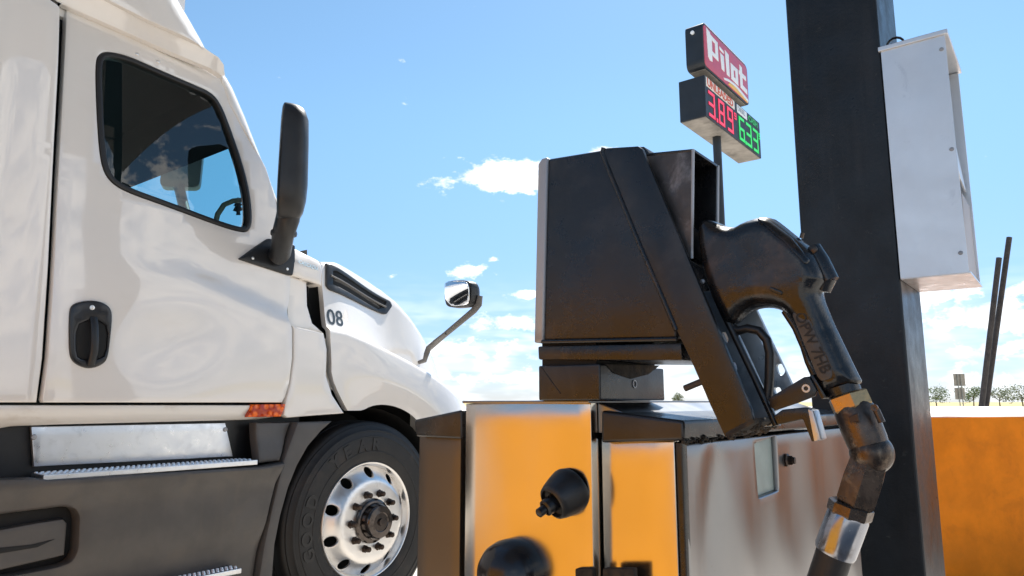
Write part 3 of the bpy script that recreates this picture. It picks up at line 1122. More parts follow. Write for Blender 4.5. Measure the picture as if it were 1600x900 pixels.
tag(obj('air_freshener', bm, 'navy'), 'dark tree-shaped air freshener hanging inside the truck cab window', 'air freshener')

# sleeper body, roof and chassis behind the panels
bm = bmesh.new()
box(bm, T(-4.2, 1.05, -.08), U * 2.42, -N * 2.2, V((0, 0, 2.7)), .05)
box(bm, T(-1.82, 2.70, -.12), U * .72, -N * 2.1, V((0, 0, .5)), .05)
obj('sleeper_body', bm, 'paint', truck)
bm = bmesh.new()
box(bm, T(-4.0, .5, -.7), U * 4.7, -N * .25, V((0, 0, .28)), .02)
box(bm, T(-4.0, .5, -1.5), U * 4.7, -N * .25, V((0, 0, .28)), .02)
box(bm, T(-.1, .36, -.3), U * .2, -N * 1.7, V((0, 0, .2)), .03)
box(bm, T(-.55, .7, -.45), U * 1.3, -N * 1.4, V((0, 0, .5)), .03)
obj('chassis', bm, 'black', truck)
# wheel well liner
bm = bmesh.new()
L1, L2 = [], []
for k in range(17):
    a = pi * (-.05 + 1.1 * k / 16)
    L1.append(bm.verts.new(T(cos(a) * .615, .51 + sin(a) * .59, -.05)))
    L2.append(bm.verts.new(T(cos(a) * .615, .51 + sin(a) * .59, -.5)))
for k in range(16):
    bm.faces.new([L1[k], L1[k + 1], L2[k + 1], L2[k]])
bm.faces.new(L2)
obj('wheel_well', bm, 'black', truck, 60)
# bumper at the nose
bm = bmesh.new()
box(bm, T(.52, .3, -.1), U * .42, -N * 2.16, V((0, 0, .5)), .08, 3)
obj('bumper', bm, 'skirt', truck, 50)
bm = bmesh.new()
box(bm, T(.86, .82, -.30), U * .1, -N * .2, V((0, 0, .26)), .04, 3)
obj('headlamp', bm, 'car_glass', truck, 50)

# skirt, steps
K = {}
bm = bmesh.new()
quad(bm, [T(-3.6, .80, -.13), T(-.36, .80, -.13), T(-.36, 1.1, -.13), T(-3.6, 1.1, -.13)])
obj('step_well', bm, 'plastic', truck)
KP = TP([(49, 667), (352, 661), (364, 713), (53, 729)], -.1)
kp = panel('kick_plate', KP, Tm, 'alu_step', truck, er=.002, grid=.08, thick=.015, wf=lambda s, z: -.10)
for (x, y) in ((53, 683), (352, 671)):
    bm = bmesh.new()
    s, z = tsz(x, y, -.1)
    lathe(bm, T(s, z, -.099), N, [(.011, 0), (.009, .004), (0, .006)], 10)
    obj('screw', bm, 'galvan', kp, 50)
def tread(name, x0, x1, y0, zt, wback, wfront):
    s_a = tsz(x0, y0[0], wfront)[0]; s_b = tsz(x1, y0[1], wfront)[0]
    bm = bmesh.new()
    box(bm, T(s_a, zt - .022, wback), U * (s_b - s_a), N * (wfront - wback), V((0, 0, .022)), .004)
    t = obj(name, bm, 'alu_step', truck)
    bm = bmesh.new()
    nx = int((s_b - s_a) / .021)
    for j in range(int((wfront - wback) / .021)):
        for i in range(nx):
            p = T(s_a + .012 + i * .021 + (.0105 if j % 2 else 0), zt - .001, wback + .012 + j * .021)
            lathe(bm, p, V((0, 0, 1)), [(.0075, 0), (.0055, .005), (.0035, .004)], 6)
    o = obj('tread_teeth', bm, 'alu_step', t)
    o['kind'] = 'stuff'
    return t
zt = tsz(230, 740, .03)[1]
tread('step_tread', 68, 403, (745, 722), .866, -.09, .03)
zt2 = tsz(380, 884, .06)[1]
tread('step_tread', -250, 378, (950, 884), .405, -.06, .06)
bm = bmesh.new()
box(bm, T(-3.4, .405, -.062), U * (tsz(342, 868, -.06)[0] + 3.4), N * .006, V((0, 0, .055)))
obj('step_back', bm, 'alu_step', truck)
def wskirt(s, z):
    return .01 + .035 * smoothstep(.74, .83, z) - .03 * smoothstep(.60, .42, z)
SKR = TP([(-420, 790), (-20, 748), (48, 746), (70, 749), (405, 728), (438, 722), (421, 790), (408, 850), (400, 905), (398, 1000), (-420, 1250)])
PK = [(-60, 800), (-20, 806), (60, 796), (98, 791), (116, 795), (122, 806), (120, 860), (112, 878), (90, 886), (0, 903), (-60, 912)]
pk = round_corners(TP(PK), .02)
skirt = panel('skirt', SKR, Tm, 'skirt', truck, [pk], er=.012, grid=.05, thick=.06, wf=wskirt)
panel('pocket', pk, Tm, 'black', skirt, er=.002, grid=.1, thick=0, wf=lambda s, z: -.06)
PM = TP([(-60, 830), (0, 828), (60, 817), (100, 811), (106, 818), (102, 868), (60, 878), (0, 892), (-60, 900)], -.02)
panel('pocket_lamp', PM, Tm, 'skirt_light', skirt, er=.008, grid=.05, thick=.03, wf=lambda s, z: -.025)
PM2 = TP([(-60, 860), (0, 857), (50, 852), (88, 843), (60, 856), (0, 866), (-60, 871)], -.01)
panel('pocket_slot', PM2, Tm, 'black', skirt, er=.001, grid=.05, thick=.004, wf=lambda s, z: -.022)
SK2 = TP([(406, 661), (460, 660), (437, 720), (404, 724)])
panel('skirt_gusset', SK2, Tm, 'skirt', truck, er=.008, grid=.04, thick=.05, wf=lambda s, z: -.03 + .03 * smoothstep(1.0, .86, z))
ARC = TP([(463, 660), (518, 658), (500, 674), (480, 697), (463, 727), (449, 762), (437, 805), (428, 850), (424, 905), (424, 1000), (400, 1000), (402, 905), (411, 850), (424, 790), (440, 722)])
panel('arch_trim', ARC, Tm, 'skirt_light', truck, er=.012, grid=.03, thick=.10, wf=lambda s, z: .012)

# steer wheel
wheel = link('wheel', None, truck)
wheel.matrix_local = WM[truck].inverted() @ Matrix.Translation(T(0, .51, 0))
WM[wheel] = Matrix.Translation(T(0, .51, 0))
WC = T(0, .51, 0)
def R3(x, y, w): return WC + U * x + V((0, 0, y)) + N * w
bm = bmesh.new()
prof = [(.285, -.03), (.292, -.004), (.300, .004), (.312, .012), (.335, .018), (.352, .020), (.354, .0225), (.36, .0225), (.362, .0205), (.40, .024), (.432, .021), (.434, .0235), (.440, .0225), (.442, .0195),
        (.462, .014), (.464, .016), (.47, .0145), (.472, .011), (.488, -.002), (.496, -.006), (.498, -.012), (.508, -.018), (.515, -.03), (.518, -.05)]
lathe(bm, WC, N, prof, 96)
for (a, b_) in ((-.05, -.09), (-.098, -.14), (-.148, -.19), (-.198, -.25)):
    pass
pr2 = [(.518, -.05), (.52, -.088), (.508, -.09), (.508, -.098), (.52, -.1), (.521, -.138), (.508, -.14), (.508, -.15), (.521, -.152), (.52, -.19), (.508, -.192), (.508, -.2), (.519, -.202), (.514, -.25), (.49, -.275), (.3, -.28)]
lathe(bm, WC, N, pr2, 96)
tyre = obj('tyre', bm, 'rubber', wheel, 35)
# raised maker's lettering on the sidewall
for ch, deg in zip('GOODYEAR', (198, 186, 173, 160, 127, 114, 99, 85)):
    bm = bmesh.new()
    vs_, fs_ = text2d(ch, .085, .003)
    cxx = (min(p[0] for p in vs_) + max(p[0] for p in vs_)) / 2
    a = radians(deg)
    up = V((cos(a), sin(a)))
    rt = V((sin(a), -cos(a)))
    bv = []
    for (x, y) in vs_:
        q = up * (.366 + y * 1.0) + rt * (x - cxx) * 1.05
        bv.append(bm.verts.new(R3(q.x, q.y, .0258)))
    for f in fs_:
        try: bm.faces.new([bv[i] for i in f])
        except ValueError: pass
    be = [e for e in bm.edges if len(e.link_faces) == 1]
    ret = bmesh.ops.extrude_edge_only(bm, edges=be)
    for v in [q for q in ret['geom'] if isinstance(q, bmesh.types.BMVert)]:
        v.co -= N * .008
    obj('tyre_letter', bm, 'rubber_letter', wheel)
# rim with hand holes
circ = lambda r, n, cx=0, cy=0: [(cx + r * cos(2 * pi * k / n), cy + r * sin(2 * pi * k / n)) for k in range(n)]
holes = [circ(.027, 14, .247 * cos(radians(18 + 36 * k)), .247 * sin(radians(18 + 36 * k))) for k in range(10)]
def wrim(x, y):
    r = sqrt(x * x + y * y)
    return interp([.1, .205, .212, .222, .272, .284], [.042, .042, .040, .030, -.018, -.026], r)
bm = bmesh.new()
lathe(bm, WC, N, [(.277, -.03), (.282, -.016), (.288, .004), (.294, .013), (.300, .014), (.304, .008), (.303, -.02)], 80)
rim_lip = obj('rim_lip', bm, 'alu', wheel, 60)
panel('rim', circ(.284, 72), R3, 'alu', wheel, holes + [circ(.112, 40)], er=.003, thick=.012, grid=.02, wf=wrim, smooth=45)
bm = bmesh.new()
lathe(bm, WC, N, [(.285, -.12), (0.001, -.12)], 40)
obj('brake_drum', bm, 'black', wheel)
nb = bmesh.new()
lathe(nb, V((0, 0, 0)), V((0, 0, 1)), [(.021, 0), (.021, .004), (.0165, .005), (.0165, .022)], 6)
lathe(nb, V((0, 0, .02)), V((0, 0, 1)), [(.014, 0), (.0135, .018), (.009, .023), (0, .024)], 12)
bmesh.ops.recalc_face_normals(nb, faces=nb.faces)
nut_me = bpy.data.meshes.new('lug_nut')
nb.to_mesh(nut_me)
nut_me.materials.append(MATS['nut'])
nrot = N.to_track_quat('Z', 'Y').to_matrix().to_4x4()
for k in range(10):
    a = radians(36 * k)
    inst('lug_nut', nut_me, Matrix.Translation(R3(.1425 * cos(a), .1425 * sin(a), .042)) @ nrot @ Matrix.Rotation(k * .7, 4, 'Z'), wheel)
bm = bmesh.new()
lathe(bm, WC, N, [(.113, .02), (.113, .052), (.106, .058), (.092, .060), (.088, .10), (.08, .112), (.05, .116), (.046, .112), (.02, .112), (.018, .122), (0, .122)], 40)
obj('hub_cap', bm, 'hubcap', wheel, 40)

# ------------------------------------------------------------------ fuel island cabinet
UZ = V((0, 0, 1))
K0 = CAM + ray(1065, 690) * .95
KB = V((K0.x, K0.y, .154))
cab = thing('fuel_cabinet', KB, atan2(U.y, U.x), 'dented stainless steel pump cabinet with black sloping caps, under the fuel nozzle', 'pump cabinet')
def EP(px, py, off=0.0): return on_plane(px, py, K0 - U * off, U)       # end face
def SP(px, py, off=0.0): return on_plane(px, py, K0 + N * off, N)       # long side
def end2(p): return ((p - K0).dot(N), p.z)
def E3(x, y, w): return V((K0.x, K0.y, 0)) + N * x + UZ * y - U * w
def side2(p): return ((p - K0).dot(U), p.z)
def S3(x, y, w): return V((K0.x, K0.y, 0)) + U * x + UZ * y + N * w
LEN = (SP(1338, 750) - K0).dot(U)
xl = end2(EP(655, 700))[0]
x940 = end2(EP(940, 700))[0]; x925 = end2(EP(925, 700, .02))[0]; x727 = end2(EP(727, 700, .02))[0]; x720 = end2(EP(720, 700))[0]
ZC = 1.074
# core (hidden structure)
bm = bmesh.new()
box(bm, E3(xl + .006, .15, -.016), N * (-.04 - xl - .006), U * (LEN - .02), UZ * (ZC - .16))
obj('core', bm, 'recess', cab)
# end panels
def flat(name, pts2, to3, m, parent, t=.004, er=.003, grid=.04, holes=(), wf=None, smooth=40):
    return panel(name, pts2, to3, m, parent, holes, er=er, thick=t, grid=grid, wf=wf, smooth=smooth)
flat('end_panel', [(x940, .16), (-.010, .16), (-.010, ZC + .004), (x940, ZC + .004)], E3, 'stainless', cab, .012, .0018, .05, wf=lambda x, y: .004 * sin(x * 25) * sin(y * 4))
flat('end_panel', [(xl, .16), (x720, .16), (x720, ZC - .002), (xl, ZC - .002)], E3, 'stainless_unlit', cab, .012, .0018, .05)
flat('corner_reflection', [(-.0098, .16), (.0012, .16), (.0012, ZC + .003), (-.0098, ZC + .003)], E3, 'steel_boot', cab, .01, .003, .05)  # dark reflection of the rounded steel corner, painted as a black strip
# centre section stands proud and is taller
ztop_l, ztop_r = EP(727, 629, .02).z, EP(925, 624, .02).z
CEN = [(x727, .16), (x925, .16), (x925, ztop_r - .004), (x925 - .05, ztop_r), (x727 + .05, ztop_l + .001), (x727, ztop_l - .002)]
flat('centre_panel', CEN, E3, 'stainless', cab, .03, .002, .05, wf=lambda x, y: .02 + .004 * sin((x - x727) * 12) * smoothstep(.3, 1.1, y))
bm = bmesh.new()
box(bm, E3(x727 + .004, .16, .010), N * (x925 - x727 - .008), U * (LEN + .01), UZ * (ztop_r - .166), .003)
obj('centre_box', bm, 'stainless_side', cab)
bm = bmesh.new()
box(bm, E3(x727 - .001, ztop_l - .001, .028), N * (x925 - x727 + .002), U * (LEN + .03), UZ * .004, .0015)
obj('top_sheet', bm, 'stainless_side', cab)
bm = bmesh.new()
prism(bm, [E3(x925 + .001, ZC + .012, .004), E3(-.02, ZC + .012, .004), E3(-.02, ZC + .02, .004), E3(x925 + .001, ztop_r - .004, .004)], U * LEN, .002)
obj('side_flashing', bm, 'stainless_side', cab)
# caps
def cap(name, pts):
    bm = bmesh.new()
    p3 = [EP(x, y, .016) for x, y in pts]
    prism(bm, p3, U * (LEN + .025), .005, 3)
    return obj(name, bm, 'steel_black', cab, 50)
cap('cap', [(939, 641), (1000, 649), (1068, 657), (1069, 688), (939, 692)])
cap('cap', [(646, 656), (721, 640), (721, 686), (649, 682)])
# long side with dents and the open hatch
HAT = [side2(SP(x, y)) for x, y in ((1180, 694), (1212, 681), (1217, 766), (1186, 778))]
DN = [(side2(SP(1112, 800)), .035, .13, -.010), (side2(SP(1098, 720)), .03, .1, .006), (side2(SP(1230, 800)), .07, .12, -.006), (side2(SP(1160, 860)), .08, .1, .006), (side2(SP(1145, 700)), .05, .05, -.005)]
def wside(x, y):
    w = 0
    for (c, sx_, sy_, a) in DN:
        w += .6 * a * exp(-((x - c[0] - .25 * (y - c[1])) / sx_) ** 2 - ((y - c[1]) / sy_) ** 2)
    return w + .0015 * sin(x * 31 + y * 9)
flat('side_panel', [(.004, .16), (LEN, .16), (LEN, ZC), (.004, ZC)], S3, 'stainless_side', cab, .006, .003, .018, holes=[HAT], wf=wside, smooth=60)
flat('hatch', HAT, S3, 'green_grey', cab, .003, .001, .03, wf=lambda x, y: -.008)
bm = bmesh.new()
p = SP(1230, 719)
lathe(bm, p - N * .002, N, [(.0125, 0), (.0125, .003), (.009, .005), (.0088, .010)], 6)
lathe(bm, p + N * .008, N, [(.006, 0), (.006, .006), (0, .007)], 10)
obj('bolt', bm, 'nut', cab)
# rubber stop cone and round knob on the centre panel
bm = bmesh.new()
cp = EP(888, 768, .024)
ax = (-U * 1.0 - N * .30 - UZ * .50).normalized()
lathe(bm, cp - ax * .012, ax, [(0.030, 0), (.033, .006), (.0335, .012), (.031, .024), (.027, .038), (.0245, .044), (.0205, .046), (.0195, .040), (.012, .038)], 32)
obj('rubber_stop', bm, 'plastic', cab, 50)
bm = bmesh.new()
lathe(bm, cp + ax * .024, ax, [(.012, 0), (.012, .014), (.0115, .022), (.008, .024)], 18)
lathe(bm, cp + ax * .047, ax, [(.0065, -.006), (.0065, .012), (.004, .014), (0, .014)], 12)
obj('stop_bolt', bm, 'steel_boot', cab, 40)
bm = bmesh.new()
kp_ = EP(812, 893, .02)
lathe(bm, kp_ + U * .004, -U - N * .15, [(.047, 0), (.049, .01), (.048, .03), (.043, .046), (.034, .058), (.02, .066), (.008, .069), (0, .0695)], 40)
obj('round_knob', bm, 'plastic_gloss', cab, 60)
# rusty hasps at the foot of the panels
for (x0, x1, y0) in ((898, 926, 893), (941, 990, 893)):
    bm = bmesh.new()
    p0, p1 = EP(x0, y0, .03), EP(x1, y0, .03)
    box(bm, p0 + UZ * -.03, p1 - p0, U * .012, UZ * .034, .003)
    obj('hasp', bm, 'grime', cab)

# ------------------------------------------------------------------ dispenser head and nozzle boot
P0 = CAM + ray(1057, 531) * .93
def HP(px, py, off=0.0): return on_plane(px, py, P0 - U * off, U)
HB = V((HP(940, 621).x, HP(940, 621).y, ztop_r + .003))
head = thing('fuel_dispenser', HB, atan2(U.y, U.x), 'black metal dispenser head with slanted nozzle boot, standing on the pump cabinet', 'fuel dispenser')
def h2(p): return ((p - P0).dot(N), p.z)
def H3(x, y, w): return V((P0.x, P0.y, 0)) + N * x + UZ * y - U * w
bm = bmesh.new()
pts = [HP(x, y) for x, y in ((854, 248), (938, 234), (1000, 230), (1030, 320), (1066, 420), (1058, 531), (847, 534))]
prism(bm, pts, U * .20, .006, 3)
obj('housing', bm, 'steel_black', head, 40)
bm = bmesh.new()
prism(bm, [HP(x, y, .004) for x, y in ((840, 256), (846, 247), (855, 245), (848, 535), (834, 536))], U * .208, .004, 3)
obj('back_cover', bm, 'steel_edge', head, 40)
bm = bmesh.new()
tube(bm, [HP(847, 534, .004), HP(1057, 530, .004)], .0028, 8)
obj('lower_trim', bm, 'steel_boot', head, 60)
bm = bmesh.new()
prism(bm, [HP(x, y, -.001) for x, y in ((840, 541), (1064, 536), (1066, 563), (841, 562))], U * .17, .003)
obj('turntable', bm, 'steel_boot', head, 40)
fc = HP(937, 568, -.004)
fz0 = ztop_l + .0032
fdepth = (on_plane(1038, 600, fc, N) - fc).dot(U)
fl = -(HP(841, 566, -.004) - fc).dot(N)
bm = bmesh.new()
box(bm, V((fc.x, fc.y, fz0)) - N * fl, N * fl, U * fdepth, UZ * (fc.z - fz0), .003, 3)
obj('foot', bm, 'steel_black', head, 40)
bm = bmesh.new()
box(bm, V((fc.x, fc.y, fz0)) - N * (fl - .003) + U * .006 + UZ * .03, N * (fl - .012), U * (fdepth - .02), UZ * (P0.z + .01 - fz0 - .03))
obj('gap_filler', bm, 'recess', head)  # black block added to keep the gaps beneath the housing dark
bm = bmesh.new()
p = on_plane(991, 600, fc, N)
lathe(bm, p - N * .0005, N, [(.0062, 0), (.0062, .002), (.0045, .002), (.0045, -.004), (0, -.004)], 16)
obj('keyhole', bm, 'steel_edge', head, 40)
bm = bmesh.new()
gq = on_plane(945, 569, fc, N); gr = on_plane(1030, 571, fc, N); gs = on_plane(1012, 585, fc, N); gt = on_plane(985, 592, fc, N); gu = on_plane(958, 583, fc, N)
prism(bm, [q + N * .0006 for q in (gq, gr, gs, gt, gu)], N * .0006)
obj('grease_smear', bm, 'grime', head)
bm = bmesh.new()                                            # weld seam on the foot
tube(bm, [HP(846, 574, -.0040), HP(876, 615, -.0040)], .0007, 6)
obj('seam', bm, 'steel_boot', head)
# boot: near plate, far plate, web, end plate
NEAR = [(941, 234), (948, 231), (997, 228), (1003, 232), (1107, 480), (1153, 590), (1174, 639), (1178, 660), (1133, 684), (1109, 632), (1080, 565), (1057, 516), (1000, 385), (950, 262)]
bm = bmesh.new()
prism(bm, [HP(x, y, .020) for x, y in NEAR], U * .008, .002)
plate = obj('near_plate', bm, 'steel_black', head, 40)
bm = bmesh.new()
tube(bm, [HP(x, y, .019) for x, y in ((943, 231), (941, 238), (952, 266), (1000, 383), (1046, 490), (1057, 516))], .0034, 10)
obj('plate_rib', bm, 'steel_boot', head, 60)
bm = bmesh.new()
prism(bm, [HP(x, y, .012) for x, y in ((950, 240), (962, 240), (1150, 655), (1136, 668))], U * .098, .002)
obj('boot_web', bm, 'steel_boot', head, 40)
bm = bmesh.new()
prism(bm, [HP(x, y, .021) for x, y in ((1134, 685), (1179, 661), (1176, 652), (1131, 676))], U * .118, .004)
obj('boot_foot', bm, 'grime', head, 40)
FAR = [(1040, 270), (1075, 262), (1110, 330), (1183, 487), (1237, 600), (1242, 625), (1205, 645), (1165, 560), (1090, 420)]
FO = -.088
far2 = [h2(HP(x, y, FO)) for x, y in FAR]
slots = [round_corners([h2(HP(x, y, FO)) for x, y in q], .004) for q in (
    ((1186, 520), (1192, 518), (1200, 536), (1196, 543), (1190, 537)), ((1212, 570), (1220, 567), (1227, 580), (1222, 587), (1215, 583)), ((1208, 606), (1218, 604), (1222, 616), (1212, 618)))]
fp = flat('far_plate', far2, H3, 'plate_sky_sheen', head, .006, .0015, .02, holes=slots, wf=lambda x, y: FO)
# inner slotted liner of the channel, seen beyond the near plate
LO = -.045
LIN = [(1095, 455), (1122, 455), (1176, 570), (1218, 665), (1180, 668), (1150, 610)]
lin2 = [h2(HP(x, y, LO)) for x, y in LIN]
slots2 = [round_corners([h2(HP(x, y, LO)) for x, y in q], .003) for q in (((1127, 520), (1133, 518), (1138, 530), (1136, 538), (1131, 533)), ((1143, 566), (1149, 566), (1152, 578), (1147, 580)))]
flat('liner_plate', lin2, H3, 'plate_sky_sheen', head, .004, .001, .02, holes=slots2, wf=lambda x, y: LO)
bm = bmesh.new()
tube(bm, [HP(x, y, -.02) for x, y in ((1112, 440), (1126, 480), (1180, 592), (1213, 665))], .0045, 8)
obj('liner_rail', bm, 'steel_boot', head, 60)
# scoop over the spout
SCN = [(1003, 241), (1082, 233), (1080, 404), (1074, 402), (1030, 305)]
bm = bmesh.new()
prism(bm, [HP(x, y, .004) for x, y in SCN], U * .003, .001)
obj('scoop_side', bm, 'steel_worn', head, 40)
bm = bmesh.new()
prism(bm, [HP(x, y, .004) + U * .082 for x, y in SCN], U * .003, .001)
obj('scoop_side', bm, 'steel_boot', head, 40)
bm = bmesh.new()
prism(bm, [HP(x, y, .0045) for x, y in ((1002, 240), (1084, 232), (1084, 236.5), (1002, 245))], U * .085, .0015)
obj('scoop_top', bm, 'steel_boot', head, 40)
bm = bmesh.new()
tube(bm, [HP(x, y, .003) for x, y in ((1083, 234), (1081, 404))], .0022, 8)
tube(bm, [HP(x, y, .003) + U * .083 for x, y in ((1083, 234), (1081, 404))], .0026, 8)
obj('scoop_rim', bm, 'steel_edge', head, 60)
bm = bmesh.new()
prism(bm, [HP(x, y, -.005) for x, y in ((998, 229), (1006, 229), (1024, 250), (1012, 252))], U * .08, .001)
obj('scoop_hinge', bm, 'steel_boot', head, 40)
rg = random.Random(11)
for (a, b_, n_) in (((1066, 690), (1130, 682), 16),):
    bm = bmesh.new()
    for k in range(n_):
        t = (k + .5) / n_
        p = SP(a[0] + (b_[0] - a[0]) * t, a[1] + (b_[1] - a[1]) * t, .012)
        bmesh.ops.create_icosphere(bm, subdivisions=1, radius=rg.uniform(.002, .0045), matrix=Matrix.Translation(p + V((0, 0, rg.uniform(-.004, .002)))))
    o = obj('grease_crust', bm, 'grime', cab)
    o['kind'] = 'stuff'
bm = bmesh.new()
for k in range(60):
    t = rg.random()
    p = HP(1134 + 44 * t, 685 - 24 * t, .021) + U * rg.uniform(0, .11)
    bmesh.ops.create_icosphere(bm, subdivisions=1, radius=rg.uniform(.0015, .004), matrix=Matrix.Translation(p))
o = obj('grease_crust', bm, 'grime', head)
o['kind'] = 'stuff'
# hook under the boot and the loose pin
bm = bmesh.new()
prism(bm, [HP(x, y, .0) for x, y in ((1208, 650), (1222, 640), (1258, 636), (1268, 640), (1282, 687), (1268, 691), (1254, 655), (1215, 664))], U * .024, .002)
obj('hook', bm, 'steel_boot', head, 40)
bm = bmesh.new()
prism(bm, [HP(x, y, .0008) for x, y in ((1262, 639), (1270, 641), (1283, 687), (1272, 690))], U * .0256, .001)
obj('hook_face', bm, 'bright_steel', head, 40)
bm = bmesh.new()
tube(bm, [HP(1070, 607, .0), HP(1104, 593, .0)], .0042, 10)
obj('lock_pin', bm, 'rust_pipe', head, 60)

# ------------------------------------------------------------------ fuel nozzle
NO = -.028
NB = HP(1200, 480, NO)
noz = thing('fuel_nozzle', V((NB.x, NB.y, HP(1296, 618, NO).z)), atan2(U.y, U.x), 'greasy black truck diesel nozzle resting in the slanted boot', 'fuel nozzle')
NOZ = [(1096, 362), (1101, 349), (1109, 343), (1125, 349), (1149, 359), (1168, 348), (1190, 341), (1209, 341), (1222, 350), (1249, 372), (1268, 387), (1280, 400), (1291, 424),
       (1296, 440), (1288, 452), (1284, 459), (1300, 499), (1325, 552), (1341, 585), (1347, 596), (1341, 603), (1298, 617), (1286, 612),
       (1275, 588), (1262, 563), (1255, 540), (1244, 511), (1231, 490), (1214, 482), (1195, 481), (1180, 484), (1166, 492), (1152, 507), (1138, 508), (1122, 480), (1108, 440), (1098, 400)]
noz2 = chaikin([h2(HP(x, y, NO)) for x, y in NOZ], 1)
def NZ3(x, y, w): return H3(x, y, NO + w)
hx, hz = h2(HP(1270, 480, NO))
def tfn(x, y):
    return 1.0 - .22 * smoothstep(hz + .03, hz - .03, y)
NT, NR = .030, .017
pillow('body', noz2, NZ3, 'nozzle', noz, NT, NR, .007, 70, tfn)
def surf(x, y):
    q = 1 - min(1, poly_d((x, y), noz2) / NR)
    return NT * sqrt(max(0, 1 - q * q)) * tfn(x, y)
# ridge plates cast on the body
for nm, q in (('cast_rib', ((1190, 345), (1206, 346), (1246, 376), (1276, 412), (1270, 420), (1236, 384))), ('cast_rib', ((1216, 452), (1236, 460), (1234, 466), (1214, 458)))):
    r2 = round_corners([h2(HP(x, y, NO)) for x, y in q], .004)
    panel(nm, r2, NZ3, 'nozzle', noz, er=.002, thick=.006, grid=.01, wf=lambda x, y: surf(x, y) + .002)
# flat boss that carries the cast lettering
BO = [(1246, 492), (1262, 484), (1270, 490), (1310, 584), (1308, 592), (1293, 597), (1286, 590)]
bo2 = round_corners([h2(HP(x, y, NO)) for x, y in BO], .004)
BW = NT * .78 + .0008
boss = panel('handle_boss', bo2, NZ3, 'nozzle_boss', noz, er=.0015, thick=.012, grid=.012, wf=lambda x, y: BW)
l0, l1 = V(h2(HP(1251, 495, NO))), V(h2(HP(1292, 584, NO)))
dx = (l1 - l0).normalized()
dy = V((-dx.y, dx.x))
def LT3(x, y, w):
    q = l0 + dx * x + dy * y
    return NZ3(q.x, q.y, BW + w)
letters('cast_lettering', 'OPW 7HB', (l1 - l0).length / 4.3, LT3, 'nozzle_letter', boss, .0010, 0.0002)
# fill cap assembly on the back of the body
bm = bmesh.new()
tube(bm, [HP(1268, 388, NO), HP(1280, 410, NO), HP(1296, 440, NO)], [.011, .0125, .0115], 16)
tube(bm, [HP(1290, 436, NO), HP(1285, 455, NO)], [.012, .009], 14)
obj('back_cap', bm, 'nozzle', noz, 60)
bm = bmesh.new()
p = HP(1271, 390, NO + .010)
lathe(bm, p, -U, [(.005, 0), (.005, .003), (.002, .004), (0, .004)], 14)
tube(bm, [HP(1252, 372, NO), HP(1254, 364, NO)], .0026, 8)
obj('cap_pin', bm, 'bronze', noz, 50)
bm = bmesh.new()
for (x, y, r) in ((1118, 413, .004), (1099, 440, .003)):
    lathe(bm, HP(x, y, NO + .022), -U, [(r, 0), (r, .003), (0, .004)], 10)
obj('body_screw', bm, 'galvan', noz, 50)
# spout going into the scoop
bm = bmesh.new()
tube(bm, [HP(1120, 400, NO), HP(1085, 385, NO), HP(1050, 350, NO), HP(1025, 300, NO)], [.024, .019, .017, .017], 16)
obj('spout', bm, 'steel_boot', noz, 60)
# lever loop, guard and its bracket
bm = bmesh.new()
tube(bm, [HP(x, y, NO + .004) for x, y in ((1146, 512), (1153, 517), (1168, 513), (1186, 517), (1198, 531), (1203, 552), (1202, 592), (1199, 628))], .0058, 12)
obj('lever', bm, 'plastic', noz, 60)
bm = bmesh.new()
tube(bm, [HP(x, y, NO) for x, y in ((1226, 486), (1243, 512), (1256, 542), (1263, 565), (1278, 598))], .0045, 8)
obj('guard', bm, 'steel_boot', noz, 60)
bm = bmesh.new()
prism(bm, [HP(x, y, NO + .022) for x, y in ((1201, 622), (1256, 589), (1264, 588), (1276, 610), (1273, 619), (1245, 630), (1212, 641), (1203, 636))], U * .005, .001)
prism(bm, [HP(x, y, NO + .018) for x, y in ((1264, 588), (1270, 585), (1291, 620), (1284, 624))], U * .034, .001)
obj('guard_bracket', bm, 'steel_boot', noz, 40)
bm = bmesh.new()
lathe(bm, HP(1260, 607, NO + .022), -U, [(.0048, 0), (.0048, .002), (.0026, .002), (.0026, 0), (0, -.001)], 18)
obj('pivot_ring', bm, 'bright_steel', noz, 40)

# ------------------------------------------------------------------ hose with swivel
hose = thing('fuel_hose', V((HP(1270, 960, NO).x, HP(1270, 960, NO).y, .16)), atan2(U.y, U.x), 'black rubber hose with bronze elbow swivel and chrome ferrule below the nozzle', 'fuel hose')
def axis_lathe(bm, a, b_, prof, n=24, twist=0, o0=NO, o1=NO):
    A, B = HP(*a, o0), HP(*b_, o1)
    d = B - A
    lathe(bm, A, d, [(r, t * d.length) for r, t in prof], n, True, twist)
fwd = V((0, cos(PITCH), sin(PITCH)))
PX = .87 * (HP(1345, 700, NO) - CAM).dot(fwd) / F          # metres for one photo pixel here
bm = bmesh.new()
axis_lathe(bm, (1316, 604), (1326, 628), [(30 * PX, 0), (29 * PX, .5), (25 * PX, .55), (25 * PX, 1)], 20)
obj('neck', bm, 'steel_boot', hose, 40)
bm = bmesh.new()
axis_lathe(bm, (1323, 616), (1334, 641), [(33 * PX, 0), (37 * PX, .1), (37 * PX, .85), (34 * PX, 1)], 6, .35)
obj('hex_nut', bm, 'brass', hose, 20)
bm = bmesh.new()
axis_lathe(bm, (1331, 632), (1360, 702), [(31 * PX, 0), (35 * PX, .12), (35.5 * PX, .5), (35 * PX, .8), (33 * PX, 1)], 28)
obj('swivel_body', bm, 'bronze', hose, 50)
bm = bmesh.new()
c0 = HP(1362, 708, NO)
bmesh.ops.create_uvsphere(bm, u_segments=28, v_segments=18, radius=37 * PX, matrix=Matrix.Translation(c0))
obj('elbow', bm, 'bronze', hose, 180)
bm = bmesh.new()
